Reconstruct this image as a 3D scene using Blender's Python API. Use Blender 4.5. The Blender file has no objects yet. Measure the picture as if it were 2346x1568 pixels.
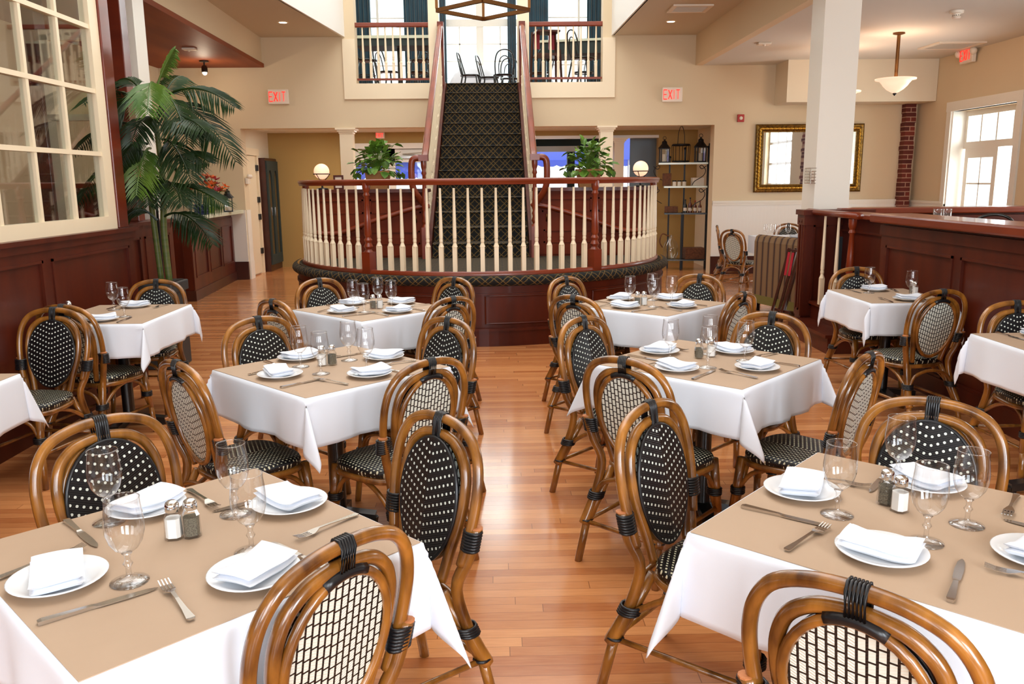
import bpy, math, random
from math import sin, cos, pi, sqrt, radians
from mathutils import Vector as V, Matrix
S = bpy.context.scene
COL = S.collection
rnd = random.Random(7)

# ------------------------------------------------------------------ camera
F, PITCH, ROLL, YAW, CAMH = 1900.0, radians(10.97), radians(-.54), radians(1.15), 1.578
fw = V((sin(YAW)*cos(PITCH), cos(YAW)*cos(PITCH), -sin(PITCH)))
r0 = V((cos(YAW), -sin(YAW), 0)); d0 = -(r0.cross(fw))
cr = r0*cos(ROLL) - d0*sin(ROLL); cd = r0*sin(ROLL) + d0*cos(ROLL)
CAMP = V((0, 0, CAMH))
cam_data = bpy.data.cameras.new('camera'); cam = bpy.data.objects.new('camera', cam_data); COL.objects.link(cam)
m = Matrix((cr, -cd, -fw)).transposed().to_4x4(); m.translation = CAMP
cam.matrix_world = m
cam_data.sensor_width = 36.0; cam_data.lens = 36.0*F/2346; cam_data.clip_start = .05; cam_data.clip_end = 200
S.camera = cam
def at(x, y, X=None, Y=None, z=None):
    v = fw + cr*((x-1173)/F) + cd*((y-784)/F)
    t = X/v.x if X is not None else Y/v.y if Y is not None else (z-CAMH)/v.z
    return CAMP + v*t

# ------------------------------------------------------------------ world, daylight, exposure
w = bpy.data.worlds.new('world'); S.world = w; w.use_nodes = True
bg = w.node_tree.nodes['Background']; bg.inputs[0].default_value = (.86, .95, 1, 1); bg.inputs[1].default_value = 2.2
def area(name, loc, target, sx, sy, power, color=(1, 1, 1)):
    d = bpy.data.lights.new(name, 'AREA'); d.shape = 'RECTANGLE'; d.size = sx; d.size_y = sy; d.energy = power; d.color = color
    o = bpy.data.objects.new(name, d); COL.objects.link(o); o.location = loc
    o.rotation_euler = (V(target)-V(loc)).to_track_quat('-Z', 'Y').to_euler(); return o
area('skylight_daylight', (-.3, 7.2, 7.4), (-.3, 7.2, 0), 4.2, 12.5, 500, (.97, .985, 1))
for k, x in enumerate((-2.9, 0, 2.9)):      # brighter toward the booth side; daylight in the three tall windows behind the camera
    area('daylight_rear_window', (x, -3.28, 2.0), (x, 6, 1.0), 1.9, 2.5, (70, 170, 310)[k], (.86, .93, 1))
area('daylight_side_door', (7.7, 12.1, 1.35), (0, 11.6, .9), 1.5, 2.4, 120, (.93, .97, 1))
area('daylight_side_window', (7.45, 7.15, 2.0), (0, 7.15, 1.6), 2.2, 2.2, 120, (.95, .98, 1))
area('daylight_gallery', (-.2, 19.3, 5.2), (-.2, 10, 2.6), 6.2, 4.2, 780, (.93, .98, 1))
area('lobby_fill_light', (-1.0, 14.75, 2.46), (-1.0, 14.75, 0), 5, .35, 60, (1, .96, .88))  # added fill strip that brightens the lobby, no fixture is modelled for it
area('gallery_fill_light', (-.2, 16.0, 6.9), (-.2, 17.6, 3.2), 5, 1.5, 80, (.97, .99, 1))  # added unseen fill to brighten the gallery frames and back wall
S.view_settings.view_transform = 'Standard'; S.view_settings.look = 'None'
S.view_settings.exposure = 0.0; S.view_settings.gamma = 1; S.view_settings.use_curve_mapping = False
S.cycles.transparent_max_bounces = 40; S.cycles.max_bounces = 10; S.cycles.caustics_reflective = False; S.cycles.caustics_refractive = False
S.cycles.sample_clamp_indirect = 6

# ------------------------------------------------------------------ materials
def lin(c):
    return tuple((v/255/12.92 if v/255 <= .04045 else ((v/255+.055)/1.055)**2.4) for v in c) + (1,)
class X:
    """tiny expression wrapper round math nodes"""
    def __init__(s, nt, k): s.nt, s.k = nt, k
    def op(s, o, *a):
        n = s.nt.nodes.new('ShaderNodeMath'); n.operation = o
        for i, v in enumerate((s,)+a):
            if isinstance(v, X): s.nt.links.new(v.k, n.inputs[i])
            else: n.inputs[i].default_value = v
        return X(s.nt, n.outputs[0])
    def __add__(s, o): return s.op('ADD', o)
    def __sub__(s, o): return s.op('SUBTRACT', o)
    def __mul__(s, o): return s.op('MULTIPLY', o)
    def __truediv__(s, o): return s.op('DIVIDE', o)
    def __lt__(s, o): return s.op('LESS_THAN', o)
    def __gt__(s, o): return s.op('GREATER_THAN', o)
    def abs(s): return s.op('ABSOLUTE')
    def fr(s): return s.op('FRACT')
    def fl(s): return s.op('FLOOR')
    def mx(s, o): return s.op('MAXIMUM', o)
    def mn(s, o): return s.op('MINIMUM', o)
def newmat(name):
    mt = bpy.data.materials.new(name); mt.use_nodes = True
    return mt, mt.node_tree, mt.node_tree.nodes['Principled BSDF']
def coords(nt, kind='Object'):
    tc = nt.nodes.new('ShaderNodeTexCoord'); sp = nt.nodes.new('ShaderNodeSeparateXYZ'); nt.links.new(tc.outputs[kind], sp.inputs[0])
    return tc.outputs[kind], [X(nt, sp.outputs[i]) for i in range(3)]
def mixc(nt, fac, a, b):
    n = nt.nodes.new('ShaderNodeMix'); n.data_type = 'RGBA'
    for k, v in ((0, fac), (6, a), (7, b)):
        if isinstance(v, X): nt.links.new(v.k, n.inputs[k])
        elif hasattr(v, 'is_linked'): nt.links.new(v, n.inputs[k])
        else: n.inputs[k].default_value = v
    return n.outputs[2]
def noise(nt, vec, scale, detail=3, stretch=None):
    if stretch:
        mp = nt.nodes.new('ShaderNodeMapping'); nt.links.new(vec, mp.inputs[0]); mp.inputs[3].default_value = stretch; vec = mp.outputs[0]
    n = nt.nodes.new('ShaderNodeTexNoise'); nt.links.new(vec, n.inputs['Vector']); n.inputs['Scale'].default_value = scale; n.inputs['Detail'].default_value = detail
    return X(nt, n.outputs[0])
def bump(nt, b, h, strength, dist=.002):
    n = nt.nodes.new('ShaderNodeBump'); n.inputs['Strength'].default_value = strength; n.inputs['Distance'].default_value = dist
    nt.links.new(h.k, n.inputs['Height']); nt.links.new(n.outputs[0], b.inputs['Normal'])
def mat(name, c, rough=.5, metal=0, c2=None, scale=4, stretch=None, bmp=0, coat=0, spec=.5, sheen=0):
    mt, nt, b = newmat(name)
    b.inputs['Base Color'].default_value = lin(c); b.inputs['Roughness'].default_value = rough; b.inputs['Metallic'].default_value = metal
    b.inputs['Coat Weight'].default_value = coat; b.inputs['Coat Roughness'].default_value = .08; b.inputs['Specular IOR Level'].default_value = spec
    if sheen: b.inputs['Sheen Weight'].default_value = sheen
    if c2 or bmp:
        vec, _ = coords(nt); n = noise(nt, vec, scale, 4, stretch)
        if c2:
            f = ((n-.5)*2.2+.5).mx(0).mn(1)
            nt.links.new(mixc(nt, f, lin(c), lin(c2)), b.inputs['Base Color'])
        if bmp: bump(nt, b, n, bmp)
    return mt
def emit(name, c, strength, base=None):
    mt, nt, b = newmat(name); b.inputs['Base Color'].default_value = lin(base or c)
    b.inputs['Emission Color'].default_value = lin(c); b.inputs['Emission Strength'].default_value = strength; b.inputs['Roughness'].default_value = .4
    return mt
def thin_glass(name, tint=(1, 1, 1, 1), edge=.75, base=.05, power=3.5):
    mt = bpy.data.materials.new(name); mt.use_nodes = True; nt = mt.node_tree; nt.nodes.clear()
    out = nt.nodes.new('ShaderNodeOutputMaterial'); mx = nt.nodes.new('ShaderNodeMixShader'); tr = nt.nodes.new('ShaderNodeBsdfTransparent'); gl = nt.nodes.new('ShaderNodeBsdfGlossy')
    tr.inputs[0].default_value = tint; gl.inputs['Roughness'].default_value = .02
    lw = nt.nodes.new('ShaderNodeLayerWeight'); lw.inputs[0].default_value = .5
    f = X(nt, lw.outputs['Facing']).op('POWER', power)*edge+base
    nt.links.new(f.k, mx.inputs[0]); nt.links.new(tr.outputs[0], mx.inputs[1]); nt.links.new(gl.outputs[0], mx.inputs[2]); nt.links.new(mx.outputs[0], out.inputs[0])
    return mt
def weave(name, back):
    """woven cane panel on metre UVs: chevron of pale dots on black, or its reverse of pale strips"""
    mt, nt, b = newmat(name); _, (u, v, _z) = coords(nt, 'UV')
    CW, RH = .0178, .0265
    col = u.abs()/CW; vv = v-(col.fl()+.5)*(CW*.40)
    row = vv/RH
    cx = (col.fr()-.5).abs()*CW; cy = (row.fr()-.5).abs()*RH
    if back:
        strip = (cx < .0063)*(cy < .0112)
        f = strip
    else:
        f = ((cx*cx+cy*cy).op('SQRT') < .0041)
    nt.links.new(mixc(nt, f, lin((16, 15, 17)), lin((228, 234, 222))), b.inputs['Base Color'])
    b.inputs['Roughness'].default_value = .33
    st = ((v-u.abs()*.4)/(RH/4)*2*pi).op('SINE')*.5 + f*1.2
    bump(nt, b, st, .6, .0012)
    return mt
def seat_weave(name):
    mt, nt, b = newmat(name); _, (u, v, _z) = coords(nt, 'UV')
    CW, RH = .0145, .019
    vv = v-u.abs()*.45
    cx = ((u/CW).fr()-.5).abs()*CW; cy = ((vv/RH).fr()-.5).abs()*RH
    f = ((cx*cx+cy*cy).op('SQRT') < .0036)
    nt.links.new(mixc(nt, f, lin((16, 15, 16)), lin((225, 222, 190))), b.inputs['Base Color']); b.inputs['Roughness'].default_value = .35
    bump(nt, b, (vv/(RH/3)*2*pi).op('SINE')*.5+f, .5, .001)
    return mt
def carpet(name, kind='UV', P=.165):
    mt, nt, b = newmat(name); vec, (u, v, _z) = coords(nt, kind)
    x, y = u/P, v/P
    f = None
    for a in (x+y, x-y):
        t = (a.fr()-.5).abs(); l = ((t-.17).abs() < .026)
        f = l if f is None else f.mx(l)
    ring = ((((x*2).fr()-.5).op('POWER', 2.0)+((y*2).fr()-.5).op('POWER', 2.0)).op('SQRT')-.36).abs() < .02
    f = f.mx(ring*.35)
    n = noise(nt, vec, 220, 2)
    nt.links.new(mixc(nt, f*(n*.7+.45), lin((11, 13, 13)), lin((122, 96, 46))), b.inputs['Base Color']); b.inputs['Roughness'].default_value = .95
    bump(nt, b, n, .4); return mt
def planks():
    mt, nt, b = newmat('oak_strip_floor'); vec, (x, y, z) = coords(nt)
    W = .058; r = y/W; ri = r.fl()
    wn = nt.nodes.new('ShaderNodeTexWhiteNoise'); wn.noise_dimensions = '1D'; nt.links.new(ri.k, wn.inputs['W'])
    xs = x/1.15+X(nt, wn.outputs[0])*7.3; ci = xs.fl()
    wn2 = nt.nodes.new('ShaderNodeTexWhiteNoise'); wn2.noise_dimensions = '1D'; nt.links.new((ci*17.13+ri*3.71).k, wn2.inputs['W'])
    g = noise(nt, vec, 9, 5, (1, 9, 1))
    big = noise(nt, vec, .7, 2)
    t = (X(nt, wn2.outputs[0])*.62+g*.5-.06).mx(0).mn(1)
    base = mixc(nt, t, lin((166, 92, 48)), lin((226, 156, 98)))
    gap = ((r.fr()-.5).abs() > .484).mx((xs.fr()-.5).abs() > .4987)
    nt.links.new(mixc(nt, gap*.6, base, lin((80, 38, 16))), b.inputs['Base Color'])
    nt.links.new((g*.08+big*.10+.09).k, b.inputs['Roughness'])
    b.inputs['Coat Weight'].default_value = .25; b.inputs['Coat Roughness'].default_value = .13
    bump(nt, b, (gap*-1.0)+g*.15, .25, .0006); return mt
def bricks():
    mt, nt, b = newmat('old_brick'); vec, _ = coords(nt)
    mp = nt.nodes.new('ShaderNodeMapping'); mp.inputs[2].default_value = (radians(90), 0, 0); nt.links.new(vec, mp.inputs[0])
    br = nt.nodes.new('ShaderNodeTexBrick'); nt.links.new(mp.outputs[0], br.inputs[0]); br.inputs['Color1'].default_value = lin((120, 48, 34)); br.inputs['Color2'].default_value = lin((84, 34, 28)); br.inputs['Mortar'].default_value = lin((176, 140, 120))
    br.inputs['Scale'].default_value = 1; br.inputs['Brick Width'].default_value = .21; br.inputs['Row Height'].default_value = .075; br.inputs['Mortar Size'].default_value = .007
    nt.links.new(br.outputs[0], b.inputs['Base Color']); b.inputs['Roughness'].default_value = .85; return mt
def beads(name, c, P=.06):
    mt, nt, b = newmat(name); _, (x, y, z) = coords(nt); b.inputs['Base Color'].default_value = lin(c); b.inputs['Roughness'].default_value = .4
    g = (((x+y)/P).fr()-.5).abs() > .455
    bump(nt, b, g*-1.0, .5, .003); return mt
def stripes(name):
    mt, nt, b = newmat(name); vec, (x, y, z) = coords(nt, 'UV'); a = (x/.115).fr()
    dark = ((a-.5).abs() < .07); mid = ((a-.5).abs() < .2)
    c = mixc(nt, mid, lin((126, 98, 66)), lin((104, 74, 52))); nt.links.new(mixc(nt, dark, c, lin((40, 24, 20))), b.inputs['Base Color']); b.inputs['Roughness'].default_value = .8
    return mt
def cane_mat(name, a, c, k):
    mt, nt, b = newmat(name); vec, _ = coords(nt)
    n = noise(nt, vec, 26, 4, (1, 1, .25)); n2 = noise(nt, vec, 6, 2)
    f = ((n*.8+n2*.8)*2.0-1.1).mx(0).mn(1)
    nt.links.new(mixc(nt, f, lin(a), lin(c)), b.inputs['Base Color'])
    b.inputs['Roughness'].default_value = .28; b.inputs['Coat Weight'].default_value = .7; b.inputs['Coat Roughness'].default_value = .1
    bump(nt, b, n, .12, .001); return mt

MT = dict(
 wall=mat('tan_wall_paint', (220, 199, 165), .75, bmp=.04, scale=60), wall2=mat('pale_wall_paint', (228, 216, 192), .75, bmp=.04, scale=60),
 ochre=mat('ochre_wall_paint', (176, 144, 84), .75, bmp=.04, scale=60), ceil=mat('ceiling_paint', (206, 196, 174), .85, bmp=.05, scale=80), ceil2=mat('pale_ceiling_paint', (212, 210, 202), .8, bmp=.05, scale=80),
 white=mat('white_trim_paint', (236, 230, 218), .4), cream=mat('cream_trim_paint', (240, 222, 190), .4), bead=beads('white_beadboard', (238, 234, 226)),
 well=mat('white_plaster', (240, 238, 232), .8), slate=mat('slate_paint', (42, 56, 54), .7), bluegrey=mat('blue_grey_paint', (150, 166, 178), .8),
 floor=planks(), maho=mat('mahogany', (64, 19, 8), .38, c2=(94, 34, 13), scale=5, stretch=(1, 1, .16), coat=.08, spec=.3, bmp=.05),
 mahow=mat('matte_warm_lit_mahogany', (92, 32, 14), .5, c2=(120, 48, 22), scale=5, stretch=(1, 1, .16), spec=.12),  # half-wall copy of the mahogany, warm light put into its colour
 mahox=mat('mahogany_long_grain', (84, 26, 12), .3, c2=(122, 44, 20), scale=5, stretch=(.16, .16, 1), coat=.3, bmp=.05),
 rail=mat('polished_rail', (108, 38, 15), .32, c2=(140, 56, 24), scale=6, stretch=(.3, .3, 1), coat=.2), darkbase=mat('dark_stained_baseboard', (58, 24, 16), .35, c2=(76, 34, 20), scale=5),
 soffit=mat('soffit_wood', (112, 48, 20), .55, c2=(150, 74, 34), scale=3, stretch=(1, .15, 1), coat=0, spec=.25),
 carpet=carpet('lattice_carpet'), carpetf=carpet('stage_floor_carpet', 'Object'), brick=bricks(), stripe=stripes('striped_upholstery'),
 cane=cane_mat('varnished_cane', (74, 38, 8), (172, 112, 42), 1), cane_end=mat('cut_cane_end', (190, 120, 72), .7), wrap=mat('black_binding', (20, 21, 24), .32),
 weave=weave('dotted_weave', False), weaveb=weave('pale_weave', True), seatw=seat_weave('seat_weave'),
 linen=mat('white_linen', (234, 239, 248), .85, bmp=.06, scale=320, sheen=.15), paper=mat('kraft_paper', (186, 159, 133), .65, c2=(178, 151, 125), scale=3, bmp=.03),
 china=mat('white_china', (240, 242, 244), .18, coat=.4), steel=mat('polished_steel', (205, 200, 194), .18, metal=1), chrome=mat('chrome', (225, 225, 225), .08, metal=1),
 iron=mat('black_iron', (22, 21, 22), .45, metal=.3), black=mat('black_lacquer', (16, 18, 18), .28, coat=.3), glass=thin_glass('goblet_glass', edge=.75, base=.075, power=2.2), pane=thin_glass('window_glass', (.93, .96, .95, 1), .6, .1, 4),
 salt=mat('salt', (245, 244, 240), .9), pepper=mat('ground_pepper', (128, 122, 104), .95, c2=(60, 54, 46), scale=300),
 leaf=mat('palm_leaf', (14, 34, 11), .42, c2=(40, 62, 20), scale=3, spec=.3), leaf2=mat('young_palm_leaf', (58, 96, 26), .4, c2=(98, 122, 44), scale=3), stem=mat('palm_stem', (74, 96, 38), .5, c2=(112, 112, 58), scale=12, stretch=(.2, .2, 3)),
 pothos=mat('pothos_leaf', (50, 96, 34), .35, c2=(118, 150, 50), scale=9), terra=mat('terracotta', (176, 124, 74), .8, c2=(156, 106, 62), scale=8), soil=mat('potting_soil', (40, 28, 20), .95),
 planter=mat('charcoal_planter', (60, 62, 62), .5), gold=mat('antique_gold', (150, 112, 44), .38, metal=.8, c2=(70, 48, 22), scale=40, bmp=.3), goldbead=mat('bright_gold', (196, 150, 60), .3, metal=.9), mirror=mat('mirror_glass', (238, 240, 240), .01, metal=1),
 red=mat('red_plastic', (170, 24, 22), .4), exitw=mat('sign_plastic', (238, 226, 208), .4), exitr=emit('exit_letter', (255, 50, 40), 1.25), globe=emit('lit_globe', (255, 196, 160), 1.05), bowl=emit('alabaster_bowl', (255, 214, 184), .85), bulb=emit('bulb', (255, 232, 200), 14), 
 bronze=mat('bronze', (124, 84, 46), .35, metal=.9), teal=mat('teal_velvet', (4, 46, 60), .8, c2=(8, 66, 84), scale=3, sheen=.4), awning=mat('blue_awning', (150, 165, 238), .6), navy=mat('navy_linen', (40, 46, 82), .85),
 orange=mat('orange_lily', (248, 92, 40), .5, c2=(255, 150, 70), scale=20), crimson=mat('crimson_petal', (150, 20, 40), .5), greenglass=mat('green_glass', (120, 140, 40), .1, coat=.6), counter=mat('pale_counter', (214, 222, 200), .25, coat=.3),
 ext=mat('pavement', (190, 188, 180), .9), extgreen=mat('shrub_leaf', (90, 140, 60), .7, c2=(130, 170, 80), scale=6), olive=mat('olive_band', (112, 104, 48), .6), chalk=mat('slate_board', (44, 52, 58), .6), redcloth=mat('red_strap', (170, 20, 40), .8), wicker=mat('wicker', (120, 74, 44), .8, c2=(80, 46, 28), scale=30), amber=mat('amber_bottle', (90, 30, 10), .12, coat=.5), label=mat('paper_label', (228, 210, 190), .7))
_nt = MT['awning'].node_tree; _tb = _nt.nodes.new('ShaderNodeBsdfTranslucent'); _tb.inputs[0].default_value = lin((165, 178, 240)); _mx = _nt.nodes.new('ShaderNodeMixShader'); _mx.inputs[0].default_value = .6
_nt.links.new(_nt.nodes['Principled BSDF'].outputs[0], _mx.inputs[1]); _nt.links.new(_tb.outputs[0], _mx.inputs[2]); _nt.links.new(_mx.outputs[0], _nt.nodes['Material Output'].inputs[0])
solid = bpy.data.materials.new('solid_glass'); solid.use_nodes = True
_b = solid.node_tree.nodes['Principled BSDF']; _b.inputs['Transmission Weight'].default_value = 1; _b.inputs['Roughness'].default_value = .0; _b.inputs['IOR'].default_value = 1.45; _b.inputs['Base Color'].default_value = (1, 1, 1, 1)
MT['solid'] = thin_glass('goblet_stem_glass', edge=.8, base=.1, power=2.0)

# ------------------------------------------------------------------ mesh helpers
def spline(p, n=6, closed=False):
    p = [V(q) for q in p]; out = []; N = len(p)
    for i in range(N if closed else N-1):
        a, b, c, d = (p[(i-1) % N], p[i], p[(i+1) % N], p[(i+2) % N]) if closed else (p[max(i-1, 0)], p[i], p[i+1], p[min(i+2, N-1)])
        for k in range(n):
            t = k/n
            out.append(.5*((2*b)+(c-a)*t+(2*a-5*b+4*c-d)*t*t+(3*b-a-3*c+d)*t**3))
    if not closed: out.append(p[-1])
    return out
class M:
    def __init__(s): s.v, s.f, s.mi, s.uv = [], [], [], {}
    def face(s, ids, mi=0, uv=None):
        if uv: s.uv[len(s.f)] = uv
        s.f.append(tuple(ids)); s.mi.append(mi)
    def add(s, vs):
        b = len(s.v); s.v += [V(q) for q in vs]; return b
    def quad(s, a, b, c, d, mi=0, uv=None): i = s.add((a, b, c, d)); s.face((i, i+1, i+2, i+3), mi, uv); return s
    def box(s, lo, hi, mi=0, T=None):
        x0, y0, z0 = lo; x1, y1, z1 = hi
        q = [V(p) for p in ((x0, y0, z0), (x1, y0, z0), (x1, y1, z0), (x0, y1, z0), (x0, y0, z1), (x1, y0, z1), (x1, y1, z1), (x0, y1, z1))]
        i = s.add([T @ p for p in q] if T else q)
        for f in ((3, 2, 1, 0), (4, 5, 6, 7), (0, 1, 5, 4), (1, 2, 6, 5), (2, 3, 7, 6), (3, 0, 4, 7)): s.face([i+k for k in f], mi)
        return s
    def bar(s, a, b, wx, wz=None, mi=0):
        """rectangular bar from a to b"""
        a, b = V(a), V(b); d = (b-a).normalized(); wz = wz or wx
        u = d.cross(V((0, 0, 1))); u = u.normalized() if u.length > 1e-4 else V((1, 0, 0)); n = u.cross(d)
        i = s.add([p+u*su*wx/2+n*sn*wz/2 for p in (a, b) for su, sn in ((-1, -1), (1, -1), (1, 1), (-1, 1))])
        for f in ((3, 2, 1, 0), (4, 5, 6, 7), (0, 1, 5, 4), (1, 2, 6, 5), (2, 3, 7, 6), (3, 0, 4, 7)): s.face([i+k for k in f], mi)
        return s
    def tube(s, pts, r, n=8, closed=False, mi=0, flat=None):
        pts = [V(p) for p in pts]; N = len(pts); rs = r if isinstance(r, (list, tuple)) else [r]*N
        t0 = None; u = None; base = len(s.v)
        for i, p in enumerate(pts):
            a = pts[(i-1) % N] if closed or i > 0 else p; b = pts[(i+1) % N] if closed or i < N-1 else p
            t = (b-a).normalized()
            if u is None:
                u = t.cross(V((0, 0, 1)));  u = u if u.length > .05 else t.cross(V((1, 0, 0)))
                u.normalize()
            else:
                u = u-t*u.dot(t); u.normalize()
            w_ = t.cross(u)
            for k in range(n):
                an = 2*pi*k/n; s.v.append(p+(u*cos(an)+w_*sin(an)*(flat or 1))*rs[i])
        for i in range(N if closed else N-1):
            for k in range(n):
                a = base+i*n; b = base+((i+1) % N)*n; s.face((a+k, a+(k+1) % n, b+(k+1) % n, b+k), mi)
        if not closed:
            s.face([base+k for k in reversed(range(n))], mi); s.face([base+(N-1)*n+k for k in range(n)], mi)
        return s
    def lathe(s, prof, n=16, c=(0, 0, 0), mi=0, T=None, caps=True):
        base = len(s.v); c = V(c)
        for r, z in prof:
            for k in range(n):
                p = V((r*cos(2*pi*k/n), r*sin(2*pi*k/n), z)); s.v.append(c+(T @ p if T else p))
        for i in range(len(prof)-1):
            for k in range(n):
                a = base+i*n; b = a+n; s.face((a+k, a+(k+1) % n, b+(k+1) % n, b+k), mi)
        if caps:
            if prof[0][0] > 1e-5: s.face([base+k for k in reversed(range(n))], mi)
            if prof[-1][0] > 1e-5: s.face([base+(len(prof)-1)*n+k for k in range(n)], mi)
        return s
    def grid(s, fn, nu, nv, mi=0, uvf=None, wrap=False):
        base = len(s.v)
        for j in range(nv+1):
            for i in range(nu+1): s.v.append(V(fn(i/nu, j/nv)))
        for j in range(nv):
            for i in range(nu):
                a = base+j*(nu+1)+i
                s.face((a, a+1, a+nu+2, a+nu+1), mi, [uvf(i/nu, j/nv), uvf((i+1)/nu, j/nv), uvf((i+1)/nu, (j+1)/nv), uvf(i/nu, (j+1)/nv)] if uvf else None)
        return s
    def prism(s, poly, z0, z1, mi=0, top=None):
        n = len(poly); i = s.add([(x, y, z0) for x, y in poly]+[(x, y, z1) for x, y in poly])
        s.face([i+k for k in reversed(range(n))], mi); s.face([i+n+k for k in range(n)], mi if top is None else top)
        for k in range(n): s.face((i+k, i+(k+1) % n, i+n+(k+1) % n, i+n+k), mi)
        return s
    def ball(s, c, r, n=12, mi=0, sz=1):
        pr = [(r*sin(pi*k/(n//2+2)), -r*cos(pi*k/(n//2+2))*sz) for k in range(n//2+3)]
        pr[0] = (1e-6, -r*sz); pr[-1] = (1e-6, r*sz)
        return s.lathe(pr, n, c, mi, caps=False)
    def build(s, name, mats, parent=None, smooth=False, bevel=0, solid=0):
        me = bpy.data.meshes.new(name); me.from_pydata([tuple(p) for p in s.v], [], s.f)
        mats = mats if isinstance(mats, (list, tuple)) else [mats]
        for q in mats: me.materials.append(MT[q])
        if len(mats) > 1: me.polygons.foreach_set('material_index', s.mi)
        if s.uv:
            l = me.uv_layers.new(name='UVMap')
            for p in me.polygons:
                if p.index in s.uv:
                    for k, li in enumerate(p.loop_indices): l.data[li].uv = s.uv[p.index][k]
        if smooth: me.polygons.foreach_set('use_smooth', [True]*len(me.polygons))
        me.update()
        if smooth == 'auto':
            me.set_sharp_from_angle(angle=radians(40))
        o = bpy.data.objects.new(name, me); COL.objects.link(o)
        if parent: o.parent = parent
        if bevel:
            b = o.modifiers.new('b', 'BEVEL'); b.width = bevel; b.segments = 2; b.limit_method = 'ANGLE'
        if solid:
            b = o.modifiers.new('s', 'SOLIDIFY'); b.thickness = solid; b.offset = 0
        return o
def tag(o, label=None, cat=None, group=None, kind=None):
    for k, v in (('label', label), ('category', cat), ('group', group), ('kind', kind)):
        if v: o[k] = v
    return o
def thing(name, label, cat, loc=(0, 0, 0), rz=0, group=None):
    o = bpy.data.objects.new(name, None); COL.objects.link(o); o.location = loc; o.rotation_euler = (0, 0, rz); o.empty_display_size = .1
    return tag(o, label, cat, group)
def struct(o): o['kind'] = 'structure'; return o
KIDS = {}
def kids(o):
    return [c for c in COL.objects if c.parent == o]
def dup(root, loc, rz, label, group=None, tree=None):
    """copy of a thing with copies of its parts and sub-parts"""
    c = root.copy(); COL.objects.link(c); c.location = loc; c.rotation_euler = (0, 0, rz); c['label'] = label
    if group: c['group'] = group
    if root.name not in KIDS: KIDS[root.name] = [(k, kids(k)) for k in kids(root)]
    for k, sub in KIDS[root.name]:
        d = k.copy(); COL.objects.link(d); d.parent = c
        for g in sub:
            e = g.copy(); COL.objects.link(e); e.parent = d
    return c
def RZ(a): return Matrix.Rotation(a, 4, 'Z')
def TR(x, y, z, rz=0): return Matrix.Translation((x, y, z)) @ RZ(rz)

# ------------------------------------------------------------------ room shell
YF = 14.0                                     # plane of the wall behind the stage
struct(M().box((-8, -3.4, -.12), (8.2, 18.9, 0)).build('floor', 'floor'))
w_ = M()
w_.box((-7, YF, 0), (-4.11, YF+.25, 2.459)).box((3.65, YF, 0), (7.2, YF+.25, 2.46)).box((-7, YF, 2.46), (-.86, YF+.25, 3.15)).box((.5, YF, 2.46), (7.2, YF+.25, 3.15)).box((-.86, YF+.03, 2.46), (.5, YF+.25, 2.95))
w_.box((-7, YF, 3.15), (-2.19, YF+.25, 7.6)).box((1.79, YF, 3.15), (7.2, YF+.25, 7.6)).box((-2.19, YF, 7.0), (1.79, YF+.25, 7.6))
struct(w_.build('wall_front', 'wall'))
struct(M().box((4.62, 13.42, 2.76), (6.995, 14.0, 3.4)).build('wall_front_bulkhead', 'wall2'))
struct(M().box((3.655, 13.975, .3), (6.76, 14.0, 1.19)).build('wall_front_wainscot', 'bead'))
struct(M().box((3.655, 13.955, 1.19), (6.76, 14.0, 1.225)).box((3.655, 13.965, 1.15), (6.76, 14.0, 1.19)).build('trim_1', 'white'))
struct(M().box((3.655, 13.95, 0), (6.99, 14.0, .3)).build('baseboard_front', 'darkbase'))
struct(M().box((-4.6, 13.975, .3), (-4.115, 14.0, 1.15)).build('wall_front_bar_wainscot', 'white'))
struct(M().box((-4.6, 13.95, 0), (-4.115, 14.0, .3)).build('baseboard_bar', 'darkbase'))
struct(M().box((-6.9, 13.6, 0), (-5.35, 14.0, 3.41)).build('wall_front_pier', 'wall2'))  # stepped out in paler paint to stand for a lighting difference along the wall
g = M()                                       # white frame round the gallery openings
g.box((-2.39, 13.965, 2.907), (-.84, 14.0, 3.15)).box((.47, 13.965, 2.907), (1.99, 14.0, 3.15)).box((-2.39, 13.965, 3.15), (-2.19, 14.0, 3.835)).box((1.79, 13.965, 3.15), (1.99, 14.0, 3.835))
struct(g.build('trim_2', 'cream'))
struct(M().box((-1.01, 13.965, 3.15), (-.84, 14.2, 7.0)).build('trim_3', 'cream'))
struct(M().box((.41, 13.965, 3.15), (.60, 14.2, 7.0)).build('trim_4', 'cream'))
# right wall with its glazed door
w_ = M(); WX = 7.0
for lo, hi in (((-3.2, 0), (4.6, 3.4)), ((4.6, 0), (6.2, 3.4)), ((6.2, 0), (8.1, .9)), ((6.2, 3.0), (8.1, 3.4)), ((8.1, 0), (11.28, 3.4)), ((11.28, 2.56), (12.9, 3.4)), ((12.9, 0), (14.25, 3.4))): w_.box((WX, lo[0], lo[1]), (WX+.3, hi[0], hi[1]))
struct(w_.build('wall_right', 'wall'))
struct(M().box((6.975, 12.9, .3), (7.0, 14.0, 1.17)).build('wall_right_wainscot', 'bead'))
struct(M().box((6.955, 12.96, 1.17), (7.0, 14.0, 1.21)).build('trim_5', 'white'))
struct(M().box((6.97, 12.9, 0), (7.1, 13.02, 2.56)).box((6.97, 11.16, 0), (7.1, 11.28, 2.56)).box((6.965, 11.15, 2.56), (7.1, 13.03, 2.7)).box((7.0, 12.88, 0), (7.3, 12.9, 2.56)).box((7.0, 11.28, 0), (7.3, 11.3, 2.56)).build('trim_6', 'white'))
dr = M(); D0, D1 = 11.3, 12.88
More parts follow.
